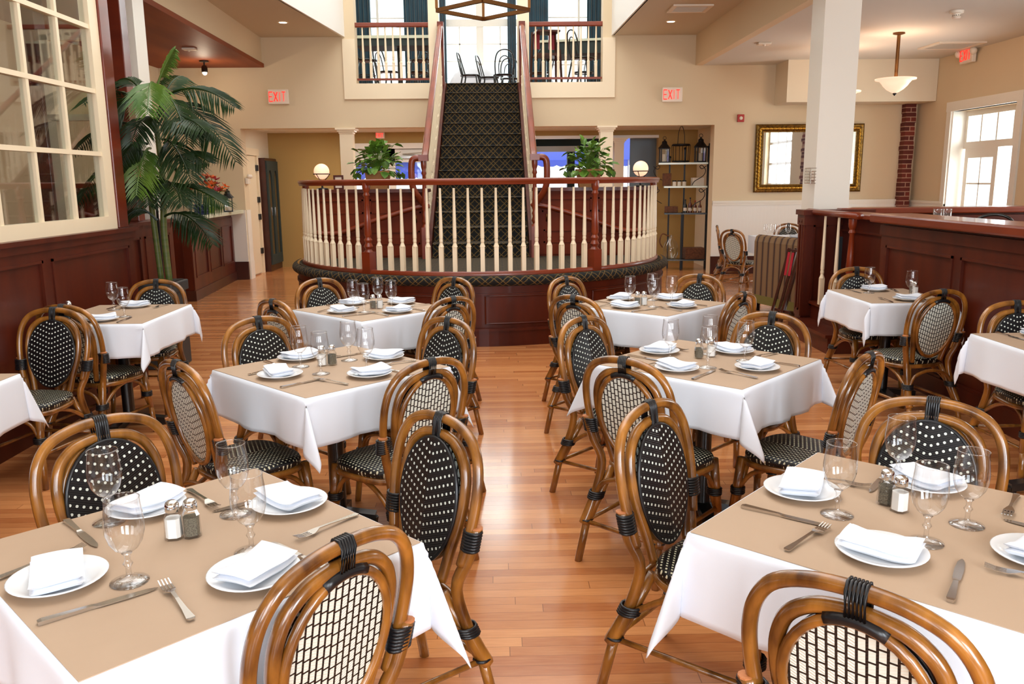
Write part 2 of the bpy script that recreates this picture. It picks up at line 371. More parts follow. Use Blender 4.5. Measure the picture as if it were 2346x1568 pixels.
dr.box((7.2, D0, 2.0), (7.27, D1, 2.1)).box((7.2, D0, 2.48), (7.27, D1, 2.56)).box((7.2, D1-.07, 2.1), (7.27, D1, 2.48)).box((7.2, D0, 2.1), (7.27, D0+.07, 2.48))
for k in (1, 2, 3): dr.box((7.22, D0+(D1-D0)*k/4-.015, 2.1), (7.25, D0+(D1-D0)*k/4+.015, 2.48))
dd = struct(dr.build('door_1', 'white'))
lf = M(); lf.box((7.21, 12.0, 0), (7.26, 12.1, 2.0)).box((7.21, 12.74, 0), (7.26, 12.84, 2.0)).box((7.21, 12.1, 0), (7.26, 12.74, .3)).box((7.21, 12.1, 1.86), (7.26, 12.74, 2.0))
lf.box((7.22, 12.41, .3), (7.25, 12.435, 1.86))
for z in (.7, 1.1, 1.48): lf.box((7.22, 12.1, z-.012), (7.25, 12.74, z+.012))
lf.build('door_leaf', 'white', dd)
M().box((7.232, 12.1, .3), (7.238, 12.74, 1.86)).build('door_glass', 'pane', dd)
M().box((7.232, D0+.07, 2.1), (7.238, D1-.07, 2.48)).build('transom_glass', 'pane', dd)
T = Matrix.Translation((7.25, 11.32, 0)) @ RZ(radians(-62))
ol = M(); ol.box((0, -.02, 0), (.09, .02, 2.0), T=T).box((.6, -.02, 0), (.69, .02, 2.0), T=T).box((.09, -.02, 0), (.6, .02, .3), T=T).box((.09, -.02, 1.86), (.6, .02, 2.0), T=T)
ol.build('open_door_leaf', 'white', dd)
f_ = M()
for k in range(4): f_.box((7.1, 6.2+.6133*k, .9), (7.16, 6.26+.6133*k, 3.0))
for k in range(5): f_.box((7.105, 6.2, .9+.51*k), (7.155, 8.1, .96+.51*k))
struct(f_.build('window_10', 'white'))
rb = M()
for k in range(45): rb.box((6.93+.01*sin(k*2.3), 8.95+.02*sin(k*1.7), k*.0745), (6.998, 9.3+.02*sin(k*2.9), k*.0745+.0745))
struct(rb.build('wall_side_brick_pier', 'brick'))
# left wall, wall behind the camera with three tall windows
struct(M().box((-7.2, -3.4, 0), (-7, 14.25, 3.5)).build('wall_left', 'wall'))
w_ = M(); prev = -7.2
for x in (-2.9, 0, 2.9):
    w_.box((prev, -3.4, 0), (x-.95, -3.2, 7.6)); w_.box((x-.95, -3.4, 0), (x+.95, -3.2, .75)).box((x-.95, -3.4, 3.25), (x+.95, -3.2, 7.6)); prev = x+.95
w_.box((prev, -3.4, 0), (7.3, -3.2, 7.6)); struct(w_.build('wall_rear', 'wall'))
for k, x in enumerate((-2.9, 0, 2.9)):
    f_ = M()
    for a in (-.95, -.32, .31, .89): f_.box((x+a, -3.34, .75), (x+a+.06, -3.28, 3.25))
    for z in (.75, 1.35, 1.95, 2.55, 3.19): f_.box((x-.95, -3.335, z), (x+.95, -3.285, z+.06))
    struct(f_.build('window_%d' % (k+2), 'white'))
# ceilings
struct(M().prism([(-3.68, 14.2), (-3.68, -3.3), (-2.75, -3.3), (-2.75, 10.7), (-2.37, 14.2)], 3.87, 3.99).build('ceiling_left', 'ceil'))
struct(M().prism([(3.36, 14.2), (1.95, 14.2), (2.03, 10.7), (2.03, -3.3), (3.36, -3.3)], 3.87, 3.99).build('ceiling_right', 'ceil'))
struct(M().prism([(-3.66, 14.0), (-7.1, 14.0), (-7.1, -3.3), (-3.5, -3.3), (-3.5, 8.0)], 3.41, 3.47).build('ceiling_soffit', 'soffit'))
struct(M().prism([(-3.69, 14.0), (-3.72, 14.0), (-3.64, -3.3), (-3.5, -3.3), (-3.5, 8.0)], 3.425, 3.99).build('wall_soffit', 'wall'))
struct(M().box((3.3, -3.3, 3.4), (3.42, 14.0, 3.99)).build('wall_beam', 'wall'))
struct(M().box((3.42, -3.3, 3.4), (7.3, 14.2, 3.5)).build('ceiling_side', 'ceil2'))
we = M()
we.quad((-2.37, 14.0, 3.87), (-2.75, 10.7, 3.87), (-2.75, 10.7, 7.6), (-2.37, 14.0, 7.6)).quad((-2.75, 10.7, 3.87), (-2.75, -3.3, 3.87), (-2.75, -3.3, 7.6), (-2.75, 10.7, 7.6))
we.quad((1.95, 14.0, 3.87), (1.95, 14.0, 7.6), (2.03, 10.7, 7.6), (2.03, 10.7, 3.87)).quad((2.03, 10.7, 3.87), (2.03, 10.7, 7.6), (2.03, -3.3, 7.6), (2.03, -3.3, 3.87))
struct(we.build('wall_lightwell', 'well', solid=.04))
struct(M().box((-3.2, -3.4, 7.6), (2.5, 19, 7.7)).build('ceiling_skylight', 'well'))
# lobby under the gallery
LB = 16.0
struct(M().box((-4.4, YF+.25, 2.5), (4.1, LB, 2.6)).build('ceiling_lobby', 'well'))
struct(M().box((-4.4, YF+.25, 0), (-4.2, 18.6, 2.8)).build('wall_lobby_left', 'wall2'))
struct(M().box((3.86, YF+.25, 0), (4.06, 18.6, 2.8)).build('wall_lobby_right', 'wall2'))
w_ = M().box((-4.2, LB, 0), (-2.75, LB+.2, 2.5)).box((-2.75, LB, 2.2), (-1.2, LB+.2, 2.5)).box((-1.2, LB, 0), (.72, LB+.2, 2.5)).box((.72, LB, 2.41), (3.12, LB+.2, 2.5)).box((3.12, LB, 0), (3.86, LB+.2, 2.5))
struct(w_.build('wall_lobby_back', 'ochre'))
struct(M().box((.72, LB-.02, 2.36), (3.12, LB+.22, 2.41)).build('trim_7', 'white'))
struct(M().box((-4.11, LB+.2, 2.7), (4.06, 18.7, 2.8)).build('ceiling_back_room', 'well'))
struct(M().box((-1.0, LB+.2, 0), (-.9, 18.6, 2.7)).build('wall_back_room_left', 'slate'))
struct(M().box((2.74, LB+.9, 0), (3.86, LB+1.0, 2.7)).build('wall_back_room_right', 'bluegrey'))
struct(M().box((-.9, 18.5, 0), (.72, 18.7, 2.7)).box((.72, 18.5, 2.31), (2.72, 18.7, 2.7)).box((.72, 18.5, 0), (2.72, 18.7, .5)).box((1.62, 18.5, .5), (1.78, 18.7, 2.2)).box((2.1, 18.5, .5), (2.72, 18.7, 2.2)).build('wall_back_room', 'slate'))
struct(M().box((.66, 18.46, 2.2), (2.72, 18.5, 2.32)).box((.66, 18.46, 1.3), (2.2, 18.5, 1.34)).build('window_5', 'white'))
# glazed white double doors of the lobby
dd = struct(M().box((-2.85, LB-.03, 0), (-2.75, LB+.1, 2.3)).box((-1.2, LB-.03, 0), (-1.1, LB+.1, 2.3)).box((-2.85, LB-.03, 2.2), (-1.1, LB+.1, 2.3)).build('door_2', 'white'))
for x0, x1 in ((-2.75, -1.98), (-1.97, -1.2)):
    lf = M().box((x0, LB+.05, 0), (x0+.12, LB+.1, 2.2)).box((x1-.12, LB+.05, 0), (x1, LB+.1, 2.2)).box((x0, LB+.05, 1.95), (x1, LB+.1, 2.2)).box((x0, LB+.05, 0), (x1, LB+.1, .35))
    lf.box(((x0+x1)/2-.015, LB+.06, .35), ((x0+x1)/2+.015, LB+.09, 1.95))
    for z in (.75, 1.15, 1.55): lf.box((x0, LB+.06, z-.012), (x1, LB+.09, z+.012))
    lf.build('door_leaf', 'white', dd); M().box((x0+.12, LB+.072, .35), (x1-.12, LB+.078, 1.95)).build('door_glass', 'pane', dd)
M().box((-1.75, LB+.0, 2.02), (-1.35, LB+.05, 2.06)).bar((-1.7, LB+.02, 2.1), (-1.3, LB-.1, 2.12), .02).build('door_closer', 'steel', dd)
# white four-panel side door on the lobby's left wall
dd = struct(M().box((-4.2, 14.26, 0), (-4.16, 14.36, 2.06)).box((-4.2, 15.03, 0), (-4.16, 15.13, 2.06)).box((-4.2, 14.25, 2.06), (-4.15, 15.16, 2.18)).build('door_3', 'cream'))
M().box((-4.198, 14.38, .02), (-4.175, 14.97, 2.05)).build('door_leaf', 'cream', dd)
for z in (.35, .95, 1.25, 1.8): M().box((-4.18, 14.95, z), (-4.145, 15.05, z+.1)).build('hinge', 'black', dd)
struct(M().box((-4.11, YF+.02, .3), (-4.095, YF+.23, 1.15)).box((-4.11, YF+.01, 0), (-4.09, YF+.24, .3)).build('wall_lobby_left_wainscot', 'white'))
# gallery shell
struct(M().box((-7, YF+.25, 2.95), (7, 18.7, 3.15)).box((-.84, 14.03, 2.95), (.47, 14.25, 3.149)).build('floor_gallery', 'soffit'))
struct(M().box((-4.2, YF+.25, 7.2), (4.2, 18.8, 7.3)).build('ceiling_gallery', 'well'))
struct(M().box((-4.2, YF+.25, 3.15), (-4.1, 18.7, 7.2)).box((4.1, YF+.25, 3.15), (4.2, 18.7, 7.2)).build('wall_gallery_side', 'wall2'))
w_ = M(); GB = 18.5; prev = -4.2
GW = ((-3.35, -1.45), (-1.12, .62), (.95, 2.75))
for a, b in GW: w_.box((prev, GB, 3.15), (a, GB+.2, 7.2)).box((a, GB, 6.8), (b, GB+.2, 7.2)); prev = b
w_.box((prev, GB, 3.15), (4.2, GB+.2, 7.2)); struct(w_.build('wall_gallery_back', 'wall2'))
for k, (a, b) in enumerate(GW):
    f_ = M(); mid = (a+b)/2; door = k == 1
    jw = .15 if door else .05
    f_.box((a, GB+.02, 3.15), (a+.08, GB+.1, 6.8)).box((b-.08, GB+.02, 3.15), (b, GB+.1, 6.8)).box((mid-jw/2, GB+.02, 3.15), (mid+jw/2, GB+.1, 6.8)).box((a, GB+.015, 6.68), (b, GB+.105, 6.8)).box((a, GB+.015, 3.15), (b, GB+.105, 3.35))
    if door:
        for x in ((a+.08+mid-jw/2)/2, (b-.08+mid+jw/2)/2): f_.box((x-.012, GB+.04, 3.35), (x+.012, GB+.08, 4.8))
        f_.box((a, GB+.012, 4.8), (b, GB+.108, 4.95))
    for z in ((3.75, 4.1, 4.45, 5.5) if door else (4.02, 4.98, 5.8)): f_.box((a, GB+.04, z-.012), (b, GB+.08, z+.012))
    o = struct(f_.build('door_4' if door else 'window_%d' % (6+k), 'white'))
    M().box((a+.05, GB+.057, 3.3), (b-.05, GB+.063, 6.7)).build('door_glass' if door else 'window_glass', 'pane', o)
    if door: M().ball((mid+.0, GB-.04, 4.02), .035).build('door_knob', 'bronze', o, True)
# outside
struct(M().box((-14, 18.9, -.3), (18, 34, -.2)).box((7.3, 6, -.12), (16, 20, -.05)).build('ground_outside', 'ext'))
def awning(x0, x1, y0, y1, z0, z1, label):
    t = thing('awning', label, 'awning', ((x0+x1)/2, y1, -.2)); a = (x1-x0)/2; d = y1-y0
    M().quad((-a, -d, z0+.2), (a, -d, z0+.2), (a, 0, z1+.2), (-a, 0, z1+.2)).build('fabric', 'awning', t, solid=.012)
    v = M(); n = 14
    v.grid(lambda u, q: (-a+2*a*u, .0, z1+.2-q*(.12+.04*abs(sin(u*pi*n)))), n*6, 2); v.build('valance', 'awning', t, solid=.01)
    for x in (-a+.05, a-.05): M().tube([(x, -.02, 0), (x, -.02, z1+.2)], .02, 8).build('pole', 'white', t, True)
awning(.2, 3.4, 19.5, 21.0, 2.75, 2.08, 'bright blue awning seen through the window behind the stage')
awning(-3.4, -1.2, 17.2, 18.4, 2.3, 1.8, 'blue awning seen through the glazed white lobby doors')

# ------------------------------------------------------------------ square posts
def post(x0, y0, x1, y1, h, label, matn='cream', cap=True, z0=0):
    t = thing('square_column', label, 'column', ((x0+x1)/2, (y0+y1)/2, z0)); a, b = (x1-x0)/2, (y1-y0)/2
    M().box((-a, -b, 0), (a, b, h-(.09 if cap else 0))).build('shaft', matn, t)
    if cap:
        c = M()
        for k, (e, z) in enumerate(((.012, .09), (.035, .06), (.06, .03))): c.box((-a-e, -b-e, h-z), (a+e, b+e, h-z+.03))
        c.build('capital', matn, t)
    return t
post(-2.51, 14.02, -2.3, 14.23, 2.46, 'cream square column with a moulded capital behind the potted plant nearest the palm')
post(1.77, 14.02, 1.98, 14.23, 2.46, 'cream square column with a moulded capital behind the potted plant nearest the shelf rack')
post(2.28, LB-.05, 2.46, LB+.15, 2.36, 'cream lobby column beside the blue-grey wall behind the stage')
post(3.26, 8.5, 3.62, 8.84, 3.4, 'tall white square pillar rising from the panelled booth wall to the beam', 'white', False)
post(-3.62, 8.3, -3.36, 8.56, 3.41, 'tall white square pillar behind the palm and the grid window', 'white', False)

# ------------------------------------------------------------------ dark panelled partitions
def panel_frame(mb, O, U, L, z0, z1, N, n=2, b=.09, t=.012, gap=.0):
    """raised stiles and rails with a bead inside: O origin, U unit along, N outward"""
    O, U, N = V(O), V(U), V(N); w1 = (L-b)/n
    def slab(u0, u1, a, c, tt): 
        P = [O+U*u0+V((0, 0, a)), O+U*u1+V((0, 0, a)), O+U*u1+V((0, 0, c)), O+U*u0+V((0, 0, c))]
        i = mb.add(P+[q+N*tt for q in P])
        for f in ((0, 1, 2, 3), (4, 5, 6, 7), (0, 1, 5, 4), (1, 2, 6, 5), (2, 3, 7, 6), (3, 0, 4, 7)): mb.face([i+k for k in f])
    slab(0, L, z0, z0+b*1.4, t); slab(0, L, z1-b, z1, t)
    for k in range(n+1): slab(k*w1, k*w1+b, z0+b*1.4, z1-b, t)
    for k in range(n):
        u0, u1 = k*w1+b, (k+1)*w1
        for a in ((u0, u0+.018, z0+b*1.4, z1-b), (u1-.018, u1, z0+b*1.4, z1-b), (u0, u1, z0+b*1.4, z0+b*1.4+.018), (u0, u1, z1-b-.018, z1-b)): slab(*a, t*1.7)
PL = -2.9
p_ = M().box((PL-.14, -1.0, 0), (PL, 6.74, 1.22)); panel_frame(p_, (PL, -1.0, .02), (0, 1, 0), 7.74, 0, 1.2, (1, 0, 0), 6, .11)
p_.box((PL-.02, -1.0, 0), (PL+.03, 6.74, .16))
wp = struct(p_.build('wall_partition', 'maho'))
struct(M().box((PL-.18, -1.0, 1.22), (PL+.05, 6.78, 1.25)).box((PL-.16, -1.0, 1.17), (PL+.03, 6.76, 1.22)).build('trim_8', 'maho'))
tag(M().box((PL-.13, 6.56, 1.25), (PL-.005, 6.72, 3.40)).build('corner_post', 'mahox', bevel=.006), 'mahogany post at the end of the white grid window', 'post')
win = struct(M().box((PL-.09, -.6, 1.25), (PL-.02, 6.555, 1.345)).box((PL-.09, 6.42, 1.345), (PL-.02, 6.555, 3.3)).box((PL-.09, -.6, 3.3), (PL-.02, 6.555, 3.41)).build('window_1', 'cream'))
mt_ = M()
GWD, GHT = .455, .452
for k in range(15): mt_.box((PL-.075, 6.42-GWD*(k+1)-.016, 1.345), (PL-.03, 6.42-GWD*(k+1)+.016, 3.3))
for k in range(1, 5): mt_.box((PL-.078, -.6, 1.355+GHT*k-.016), (PL-.027, 6.42, 1.355+GHT*k+.016))
mt_.build('muntins', 'cream', win)
M().box((PL-.056, -.6, 1.34), (PL-.05, 6.43, 3.32)).build('window_glass', 'pane', win)
# second short partition and post beyond, then things seen in the room behind the glass
p_ = M().box((-3.3, 6.8, 0), (-3.16, 8.25, 1.22)); panel_frame(p_, (-3.16, 6.8, .02), (0, 1, 0), 1.45, 0, 1.2, (1, 0, 0), 2, .1); p_.box((-3.34, 6.8, 1.22), (-3.12, 8.28, 1.25)); p_.box((-3.3, 6.6, 0), (PL-.15, 6.72, 1.22))
struct(p_.build('wall_partition_return', 'maho'))
tag(M().box((-3.36, 7.72, 1.25), (-3.24, 7.86, 3.4)).build('corner_post', 'mahox', bevel=.006), 'mahogany post between the palm and the white pillar', 'post')
tag(M().box((-4.5, 6.2, 0), (-4.36, 6.36, 3.41)).build('corner_post', 'mahox', bevel=.006), 'dark post in the room behind the grid window', 'post')
tag(M().box((-4.5, 8.4, 0), (-4.34, 8.6, 3.41)).build('corner_post', 'mahox', bevel=.006), 'dark post seen through the grid window beside the white glazed screen', 'post')
sc_ = M().box((-4.34, 8.45, .0), (-3.62, 8.53, 1.2)).box((-4.34, 8.45, 1.2), (-4.26, 8.53, 3.0)).box((-3.7, 8.45, 1.2), (-3.62, 8.53, 3.0)).box((-4.34, 8.45, 2.95), (-3.62, 8.53, 3.05)).box((-4.34, 8.45, 2.2), (-3.62, 8.53, 2.26))
struct(sc_.build('window_9', 'cream'))
struct(M().box((-5.6, 5.2, 0), (-5.5, 13.6, 3.41)).build('wall_left_room', 'wall'))
RX = 3.2
p_ = M().box((RX, -1.0, 0), (RX+.14, 6.8, 1.22)); panel_frame(p_, (RX, -1.0, .02), (0, 1, 0), 7.8, 0, 1.12, (-1, 0, 0), 7, .1); p_.box((RX-.03, -1.0, 0), (RX+.02, 6.8, .16)); p_.box((RX-.03, -1, 1.12), (RX, 6.8, 1.2))
struct(p_.build('wall_booth', 'maho'))
struct(M().box((RX-.1, -1.0, 1.22), (RX+.26, 6.86, 1.29)).build('trim_9', 'rail', bevel=.015))
p_ = M().box((3.73, 8.5, 0), (7.0, 8.64, 1.22)).box((3.5, 6.8, 0), (3.6, 8.5, 1.2)); panel_frame(p_, (3.5, 6.8, .3), (0, 1, 0), 1.7, 0, .9, (-1, 0, 0), 1, .12); p_.box((3.62, 8.4, 1.12), (7.0, 8.5, 1.2))
struct(p_.build('wall_booth_return', 'maho'))
struct(M().box((3.5, 8.38, 1.22), (7.0, 8.72, 1.28)).box((3.4, 6.75, 1.2), (3.68, 8.5, 1.25)).build('trim_10', 'rail', bevel=.012))
# paneled end pier with short balustrade and steps
t = thing('panelled_pier', 'dark panelled wooden pier under the tall white pillar', 'pier', (3.3, 8.62, 0))
p_ = M().box((-.18, -.3, 0), (.42, -.14, 1.22)); panel_frame(p_, (-.18, -.14, .2), (0, -1, 0), .16, 0, 1.0, (-1, 0, 0), 1, .04); panel_frame(p_, (-.18, -.3, .2), (1, 0, 0), .3, 0, 1.0, (0, -1, 0), 1, .08)
p_.build('body', 'maho', t); M().box((-.22, -.35, 1.22), (.5, -.125, 1.27)).box((-.2, -.325, 1.12), (.45, -.13, 1.22)).build('cap', 'maho', t); M().box((.14, -.32, .42), (.26, -.30, 1.0)).build('slate_inset', 'chalk', t)
t = thing('step_block', 'dark wooden steps up beside the panelled pier', 'step', (3.24, 7.9, 0))
for k, (a, b, h) in enumerate(((-.22, -.02, .18), (-.02, .25, .36))):
    M().box((a, -.55, 0), (b, .48, h-.03)).build('riser', 'maho', t); M().box((a-.03, -.57, h-.03), (b, .48, h)).build('tread', 'maho', t)
def baluster_mesh(h, w=.042):
    b = M().box((-w/2, -w/2, 0), (w/2, w/2, h*.3)); k = h
    b.lathe([(w*.68, k*.3), (w*.42, k*.335), (w*.36, k*.35), (w*.44, k*.36), (w*.44, k*.385), (w*.36, k*.392), (w*.44, k*.40), (w*.46, k*.43), (w*.4, k*.6), (w*.3, k*.85), (w*.27, k)], 8, caps=True)
    return b
def newel_mesh(h, w=.1, base=.26):
    b = M().box((-w/2, -w/2, 0), (w/2, w/2, h*base)); r = w/2; k = h
    b.lathe([(r*.98, k*base), (r*.6, k*(base+.03)), (r*.95, k*(base+.06)), (r*.6, k*(base+.1)), (r*.85, k*(base+.13)), (r*.55, k*(base+.16)), (r*.8, k*(base+.19)), (r*.66, k*.62), (r*.46, k*.84), (r*.72, k*.86), (r*.5, k*.89), (r*.75, k*.92), (r*.8, k*.95), (r*.8, k)], 12)
    return b
BAL = {}
def baluster(parent, p, h, rz=0, m_='cream'):
    key = (round(h, 3), m_)
    if key not in BAL: BAL[key] = baluster_mesh(h).build('baluster', m_, parent); o = BAL[key]
    else: o = BAL[key].copy(); COL.objects.link(o); o.parent = parent
    o.location = p; o.rotation_euler = (0, 0, rz); return o
t = thing('short_balustrade', 'short stair balustrade with two cream balusters by the booth wall', 'railing', (3.2, 7.4, .36))
newel_mesh(.86, .09).build('newel_post', 'rail', t, 'auto')
M().tube([(0, -.12, .89), (0, .2, .89), (0, 1.06, .89)], .045, 8, flat=.7).build('handrail', 'rail', t, True)
for y in (.3, .62): baluster(t, (0, y, 0), .86)

# ------------------------------------------------------------------ stage
CX, CY, RS, HS = -.16, 10.12, 2.17, .68
def arc(r, a0, a1, n, z=0): return [(CX+r*cos(a0+(a1-a0)*k/n), CY+r*sin(a0+(a1-a0)*k/n), z) for k in range(n+1)]
t = thing('stage_platform', 'raised half-round stage with curved mahogany front and carpeted edge', 'stage', (0, 0, 0))
A0, A1 = pi, 2*pi
pa = arc(RS, A0, A1, 72)
M().prism([(p[0], p[1]) for p in pa], 0, HS-.04).build('body', 'maho', t, 'auto')
mo = M()
for r, z0, z1 in ((RS+.03, 0, .15), (RS+.045, .15, .175), (RS+.012, .50, .515)):
    a, b = arc(r, A0, A1, 72), arc(RS-.01, A0, A1, 72)
    for k in range(72):
        i = mo.add([(*a[k][:2], z0), (*a[k+1][:2], z0), (*a[k+1][:2], z1), (*a[k][:2], z1), (*b[k][:2], z1), (*b[k+1][:2], z1), (*b[k][:2], z0), (*b[k+1][:2], z0)])
        for f in ((0, 1, 2, 3), (3, 2, 5, 4), (6, 7, 1, 0)): mo.face([i+q for q in f])
for k in range(6):
    a = A0+pi/6*k+.03; b = A0+pi/6*(k+1)-.03
    q = arc(RS+.004, a, b, 14, .22)+list(reversed(arc(RS+.004, a, b, 14, .49)))
    mo.tube(q, .009, 6, closed=True)
mo.build('moulding', 'maho', t, 'auto')
lipn = 90
def lip(u, v):
    a = A0+(A1-A0)*u; ph = -1.9+v*3.5; r = RS+.005+.058*cos(ph); return (CX+r*cos(a), CY+r*sin(a), HS-.045+.05*sin(ph))
M().grid(lip, lipn, 8, uvf=lambda u, v: (u*6.8, v*.19)).build('carpet_edge', 'carpet', t, True)
M().prism([(p[0], p[1]) for p in arc(RS-.02, A0, A1, 72)], HS-.04, HS).build('carpet_top', 'carpetf', t)
RR = 2.075
t = thing('stage_railing', 'curved stage railing of cream balusters under a mahogany handrail', 'railing', (0, 0, 0))
def sweep_rect(r, z, prof, n=96, a0=A0, a1=A1):
    mb = M(); m_ = len(prof)
    for k in range(n+1):
        a = a0+(a1-a0)*k/n
        for (dr, dz) in prof: mb.v.append(V((CX+(r+dr)*cos(a), CY+(r+dr)*sin(a), z+dz)))
    for k in range(n):
        for j in range(m_): mb.face((k*m_+j, k*m_+(j+1) % m_, (k+1)*m_+(j+1) % m_, (k+1)*m_+j))
    mb.face(list(reversed(range(m_)))); mb.face([n*m_+j for j in range(m_)]); return mb
HR = [(-.03, -.055), (.03, -.055), (.036, -.03), (.045, -.018), (.042, -.004), (.022, .006), (-.022, .006), (-.042, -.004), (-.045, -.018), (-.036, -.03)]
sweep_rect(RR, 1.605, HR).build('handrail', 'rail', t, 'auto')
sweep_rect(RR, HS+.02, [(-.04, -.018), (.04, -.018), (.04, .008), (.03, .02), (-.03, .02), (-.04, .008)]).build('base_rail', 'rail', t, 'auto')
aL, aR = radians(238), radians(304.5)
nm = None
for a in (A0+.02, aL, aR, A1-.02):
    if nm is None: o = nm = newel_mesh(.9, .1, .24).build('newel_post', 'rail', t, 'auto')
    else: o = nm.copy(); COL.objects.link(o); o.parent = t
    o.location = (CX+RR*cos(a), CY+RR*sin(a), HS+.001); o.rotation_euler = (0, 0, a)
for a0, a1, n in ((A0+.02, aL, 15), (aL, aR, 18), (aR, A1-.02, 15)):
    for k in range(1, n):
        a = a0+(a1-a0)*k/n; baluster(t, (CX+RR*cos(a), CY+RR*sin(a), HS+.04), .80, a)
# half walls behind the stage
for x0, x1, side in ((-2.26, -.80, 'palm'), (.5, 1.94, 'shelf rack')):
    t = thing('panelled_half_wall', 'dark panelled half wall behind the stage railing on the %s side' % side, 'half wall', ((x0+x1)/2, 10.2, 0)); L = x1-x0
    p_ = M().box((-L/2, -.05, 0), (L/2, .08, 1.46)); panel_frame(p_, (-L/2, -.05, HS), (1, 0, 0), L, .02, .42, (0, -1, 0), 1, .1); panel_frame(p_, (-L/2, -.05, HS), (1, 0, 0), L, .42, .78, (0, -1, 0), 2, .08)
    p_.build('body', 'mahow', t); M().box((-L/2-.03, -.12, 1.46), (L/2+.03, .16, 1.5)).build('cap', 'maho', t)
for s, side in ((-1, 'palm'), (1, 'shelf rack')):
    x0 = -.15+s*.62; x1 = -.15+s*2.0
    t = thing('wall_handrail', 'sloping wooden handrail on the half wall toward the %s' % side, 'handrail', (0, 0, 0))
    M().tube(spline([(x0, 10.06, 1.30), (x0+s*.2, 10.06, 1.27), (x0+s*.7, 10.06, 1.12), (x1-s*.3, 10.06, .99), (x1, 10.06, .99)], 4), .03, 8).build('rail', 'rail', t, True)
    for f in (.12, .6): M().tube([(x0+(x1-x0)*f, 10.14, 1.14-.15*f), (x0+(x1-x0)*f, 10.1, 1.12-.15*f), (x0+(x1-x0)*f, 10.07, 1.22-.26*f)], .008, 6).build('bracket', 'bronze', t, True)

# ------------------------------------------------------------------ staircase up to the gallery
SX, NS = -.165, 14
RH_, TD = (3.15-HS)/NS, (14.0-10.0)/13
t = thing('staircase', 'straight staircase with dark lattice carpet climbing to the gallery', 'staircase', (SX, 10.0, HS))
st = M(); run = 0; hw = .575
for k in range(NS):
    y = TD*k; z = RH_*k+(.003 if k == 0 else 0); z1 = RH_*(k+1)
    st.quad((-hw, y, z), (hw, y, z), (hw, y, z1-.03), (-hw, y, z1-.03), 0, [(-hw, run), (hw, run), (hw, run+RH_-.03), (-hw, run+RH_-.03)]); run += RH_-.03
    st.quad((-hw, y, z1-.03), (hw, y, z1-.03), (hw, y-.022, z1-.012), (-hw, y-.022, z1-.012), 0, [(-hw, run), (hw, run), (hw, run+.02), (-hw, run+.02)]); run += .02
    st.quad((-hw, y-.022, z1-.012), (hw, y-.022, z1-.012), (hw, y, z1), (-hw, y, z1), 0, [(-hw, run), (hw, run), (hw, run+.02), (-hw, run+.02)]); run += .02
    if k < NS-1: st.quad((-hw, y, z1), (hw, y, z1), (hw, y+TD, z1), (-hw, y+TD, z1), 0, [(-hw, run), (hw, run), (hw, run+TD), (-hw, run+TD)]); run += TD
st.build('carpet_runner', 'carpet', t)
bd = M()
for k in range(NS-1): bd.box((-hw-.0, TD*k+.02, .005 if k == 0 else RH_*k-.15), (hw, TD*(k+1)+.02, RH_*(k+1)-.01))
bd.build('steps', 'maho', t)
for s in (-1, 1):
    sg = M(); P = [(0, -.02, .003), (0, -.02, RH_*1.15), (0, 13*TD, 13*RH_+RH_*1.1), (0, 13*TD, 13*RH_-.2), (0, .3, .004)]
    i = sg.add([(s*(hw+.01), p[1], p[2]) for p in P]+[(s*(hw+.05), p[1], p[2]) for p in P])
    sg.face((i, i+1, i+2, i+3, i+4)); sg.face((i+9, i+8, i+7, i+6, i+5))
    for k in range(5): sg.face((i+k, i+(k+1) % 5, i+5+(k+1) % 5, i+5+k))
    sg.build('stringer', 'maho', t)
for s, side in ((-1, 'palm'), (1, 'shelf rack')):
    t = thing('stair_railing', 'mahogany stair railing with cream balusters on the %s side of the stairs' % side, 'railing', (SX+s*.65, 10.0, HS))
    P = [(0, -.06, 1.17), (0, .1, 1.19), (0, .45, 1.36)]+[(0, TD*k, RH_*k+1.12) for k in range(3, 13)]+[(0, 3.93, 3.34)]
    M().tube(spline(P, 3), .042, 10, flat=.85).build('handrail', 'rail', t, True)
    for k in range(13):
        for q in (.25, .75):
            y = TD*(k+q); h = 1.1-RH_*(1-q)*.0
            if y > .3: baluster(t, (-s*.05 if False else 0, y, RH_*(k+1)), round(.93-RH_*(1-q)*1.0, 2))
    newel_mesh(1.16, .085, .32).build('newel_post', 'rail', t, 'auto').location = (0, -.06, 0)
    M().box((-.055, -.12, 1.14), (.055, 0, 1.21)).build('newel_cap', 'rail', t)
    M().box((-.05, 3.9, 2.36), (.05, 4.0, 3.40)).build('upper_post', 'mahox', t)
    M().tube(spline([(0, -.08, 1.17), (s*.1, -.08, 1.17), (s*.14, -.08, 1.1), (s*.135, -.06, .85), (s*.06, 0, .7), (s*-.02, .05, .6)], 5), .038, 8).build('gooseneck', 'rail', t, True)
# gallery railings
for x0, x1, side in ((-2.19, -1.01, 'palm'), (.6, 1.79, 'shelf rack')):
    t = thing('gallery_railing', 'gallery balcony railing with nine cream balusters on the %s side' % side, 'railing', ((x0+x1)/2, 14.1, 3.15)); L = x1-x0
    M().box((-L/2-.02, -.04, .88), (L/2+.02, .04, .95)).build('handrail', 'rail', t, bevel=.012)
    M().box((-L/2, -.03, .06), (L/2, .03, .09)).build('bottom_rail', 'rail', t)
    for k in range(9): baluster(t, (-L/2+L*(k+.9)/9.7, 0, .09), .79)

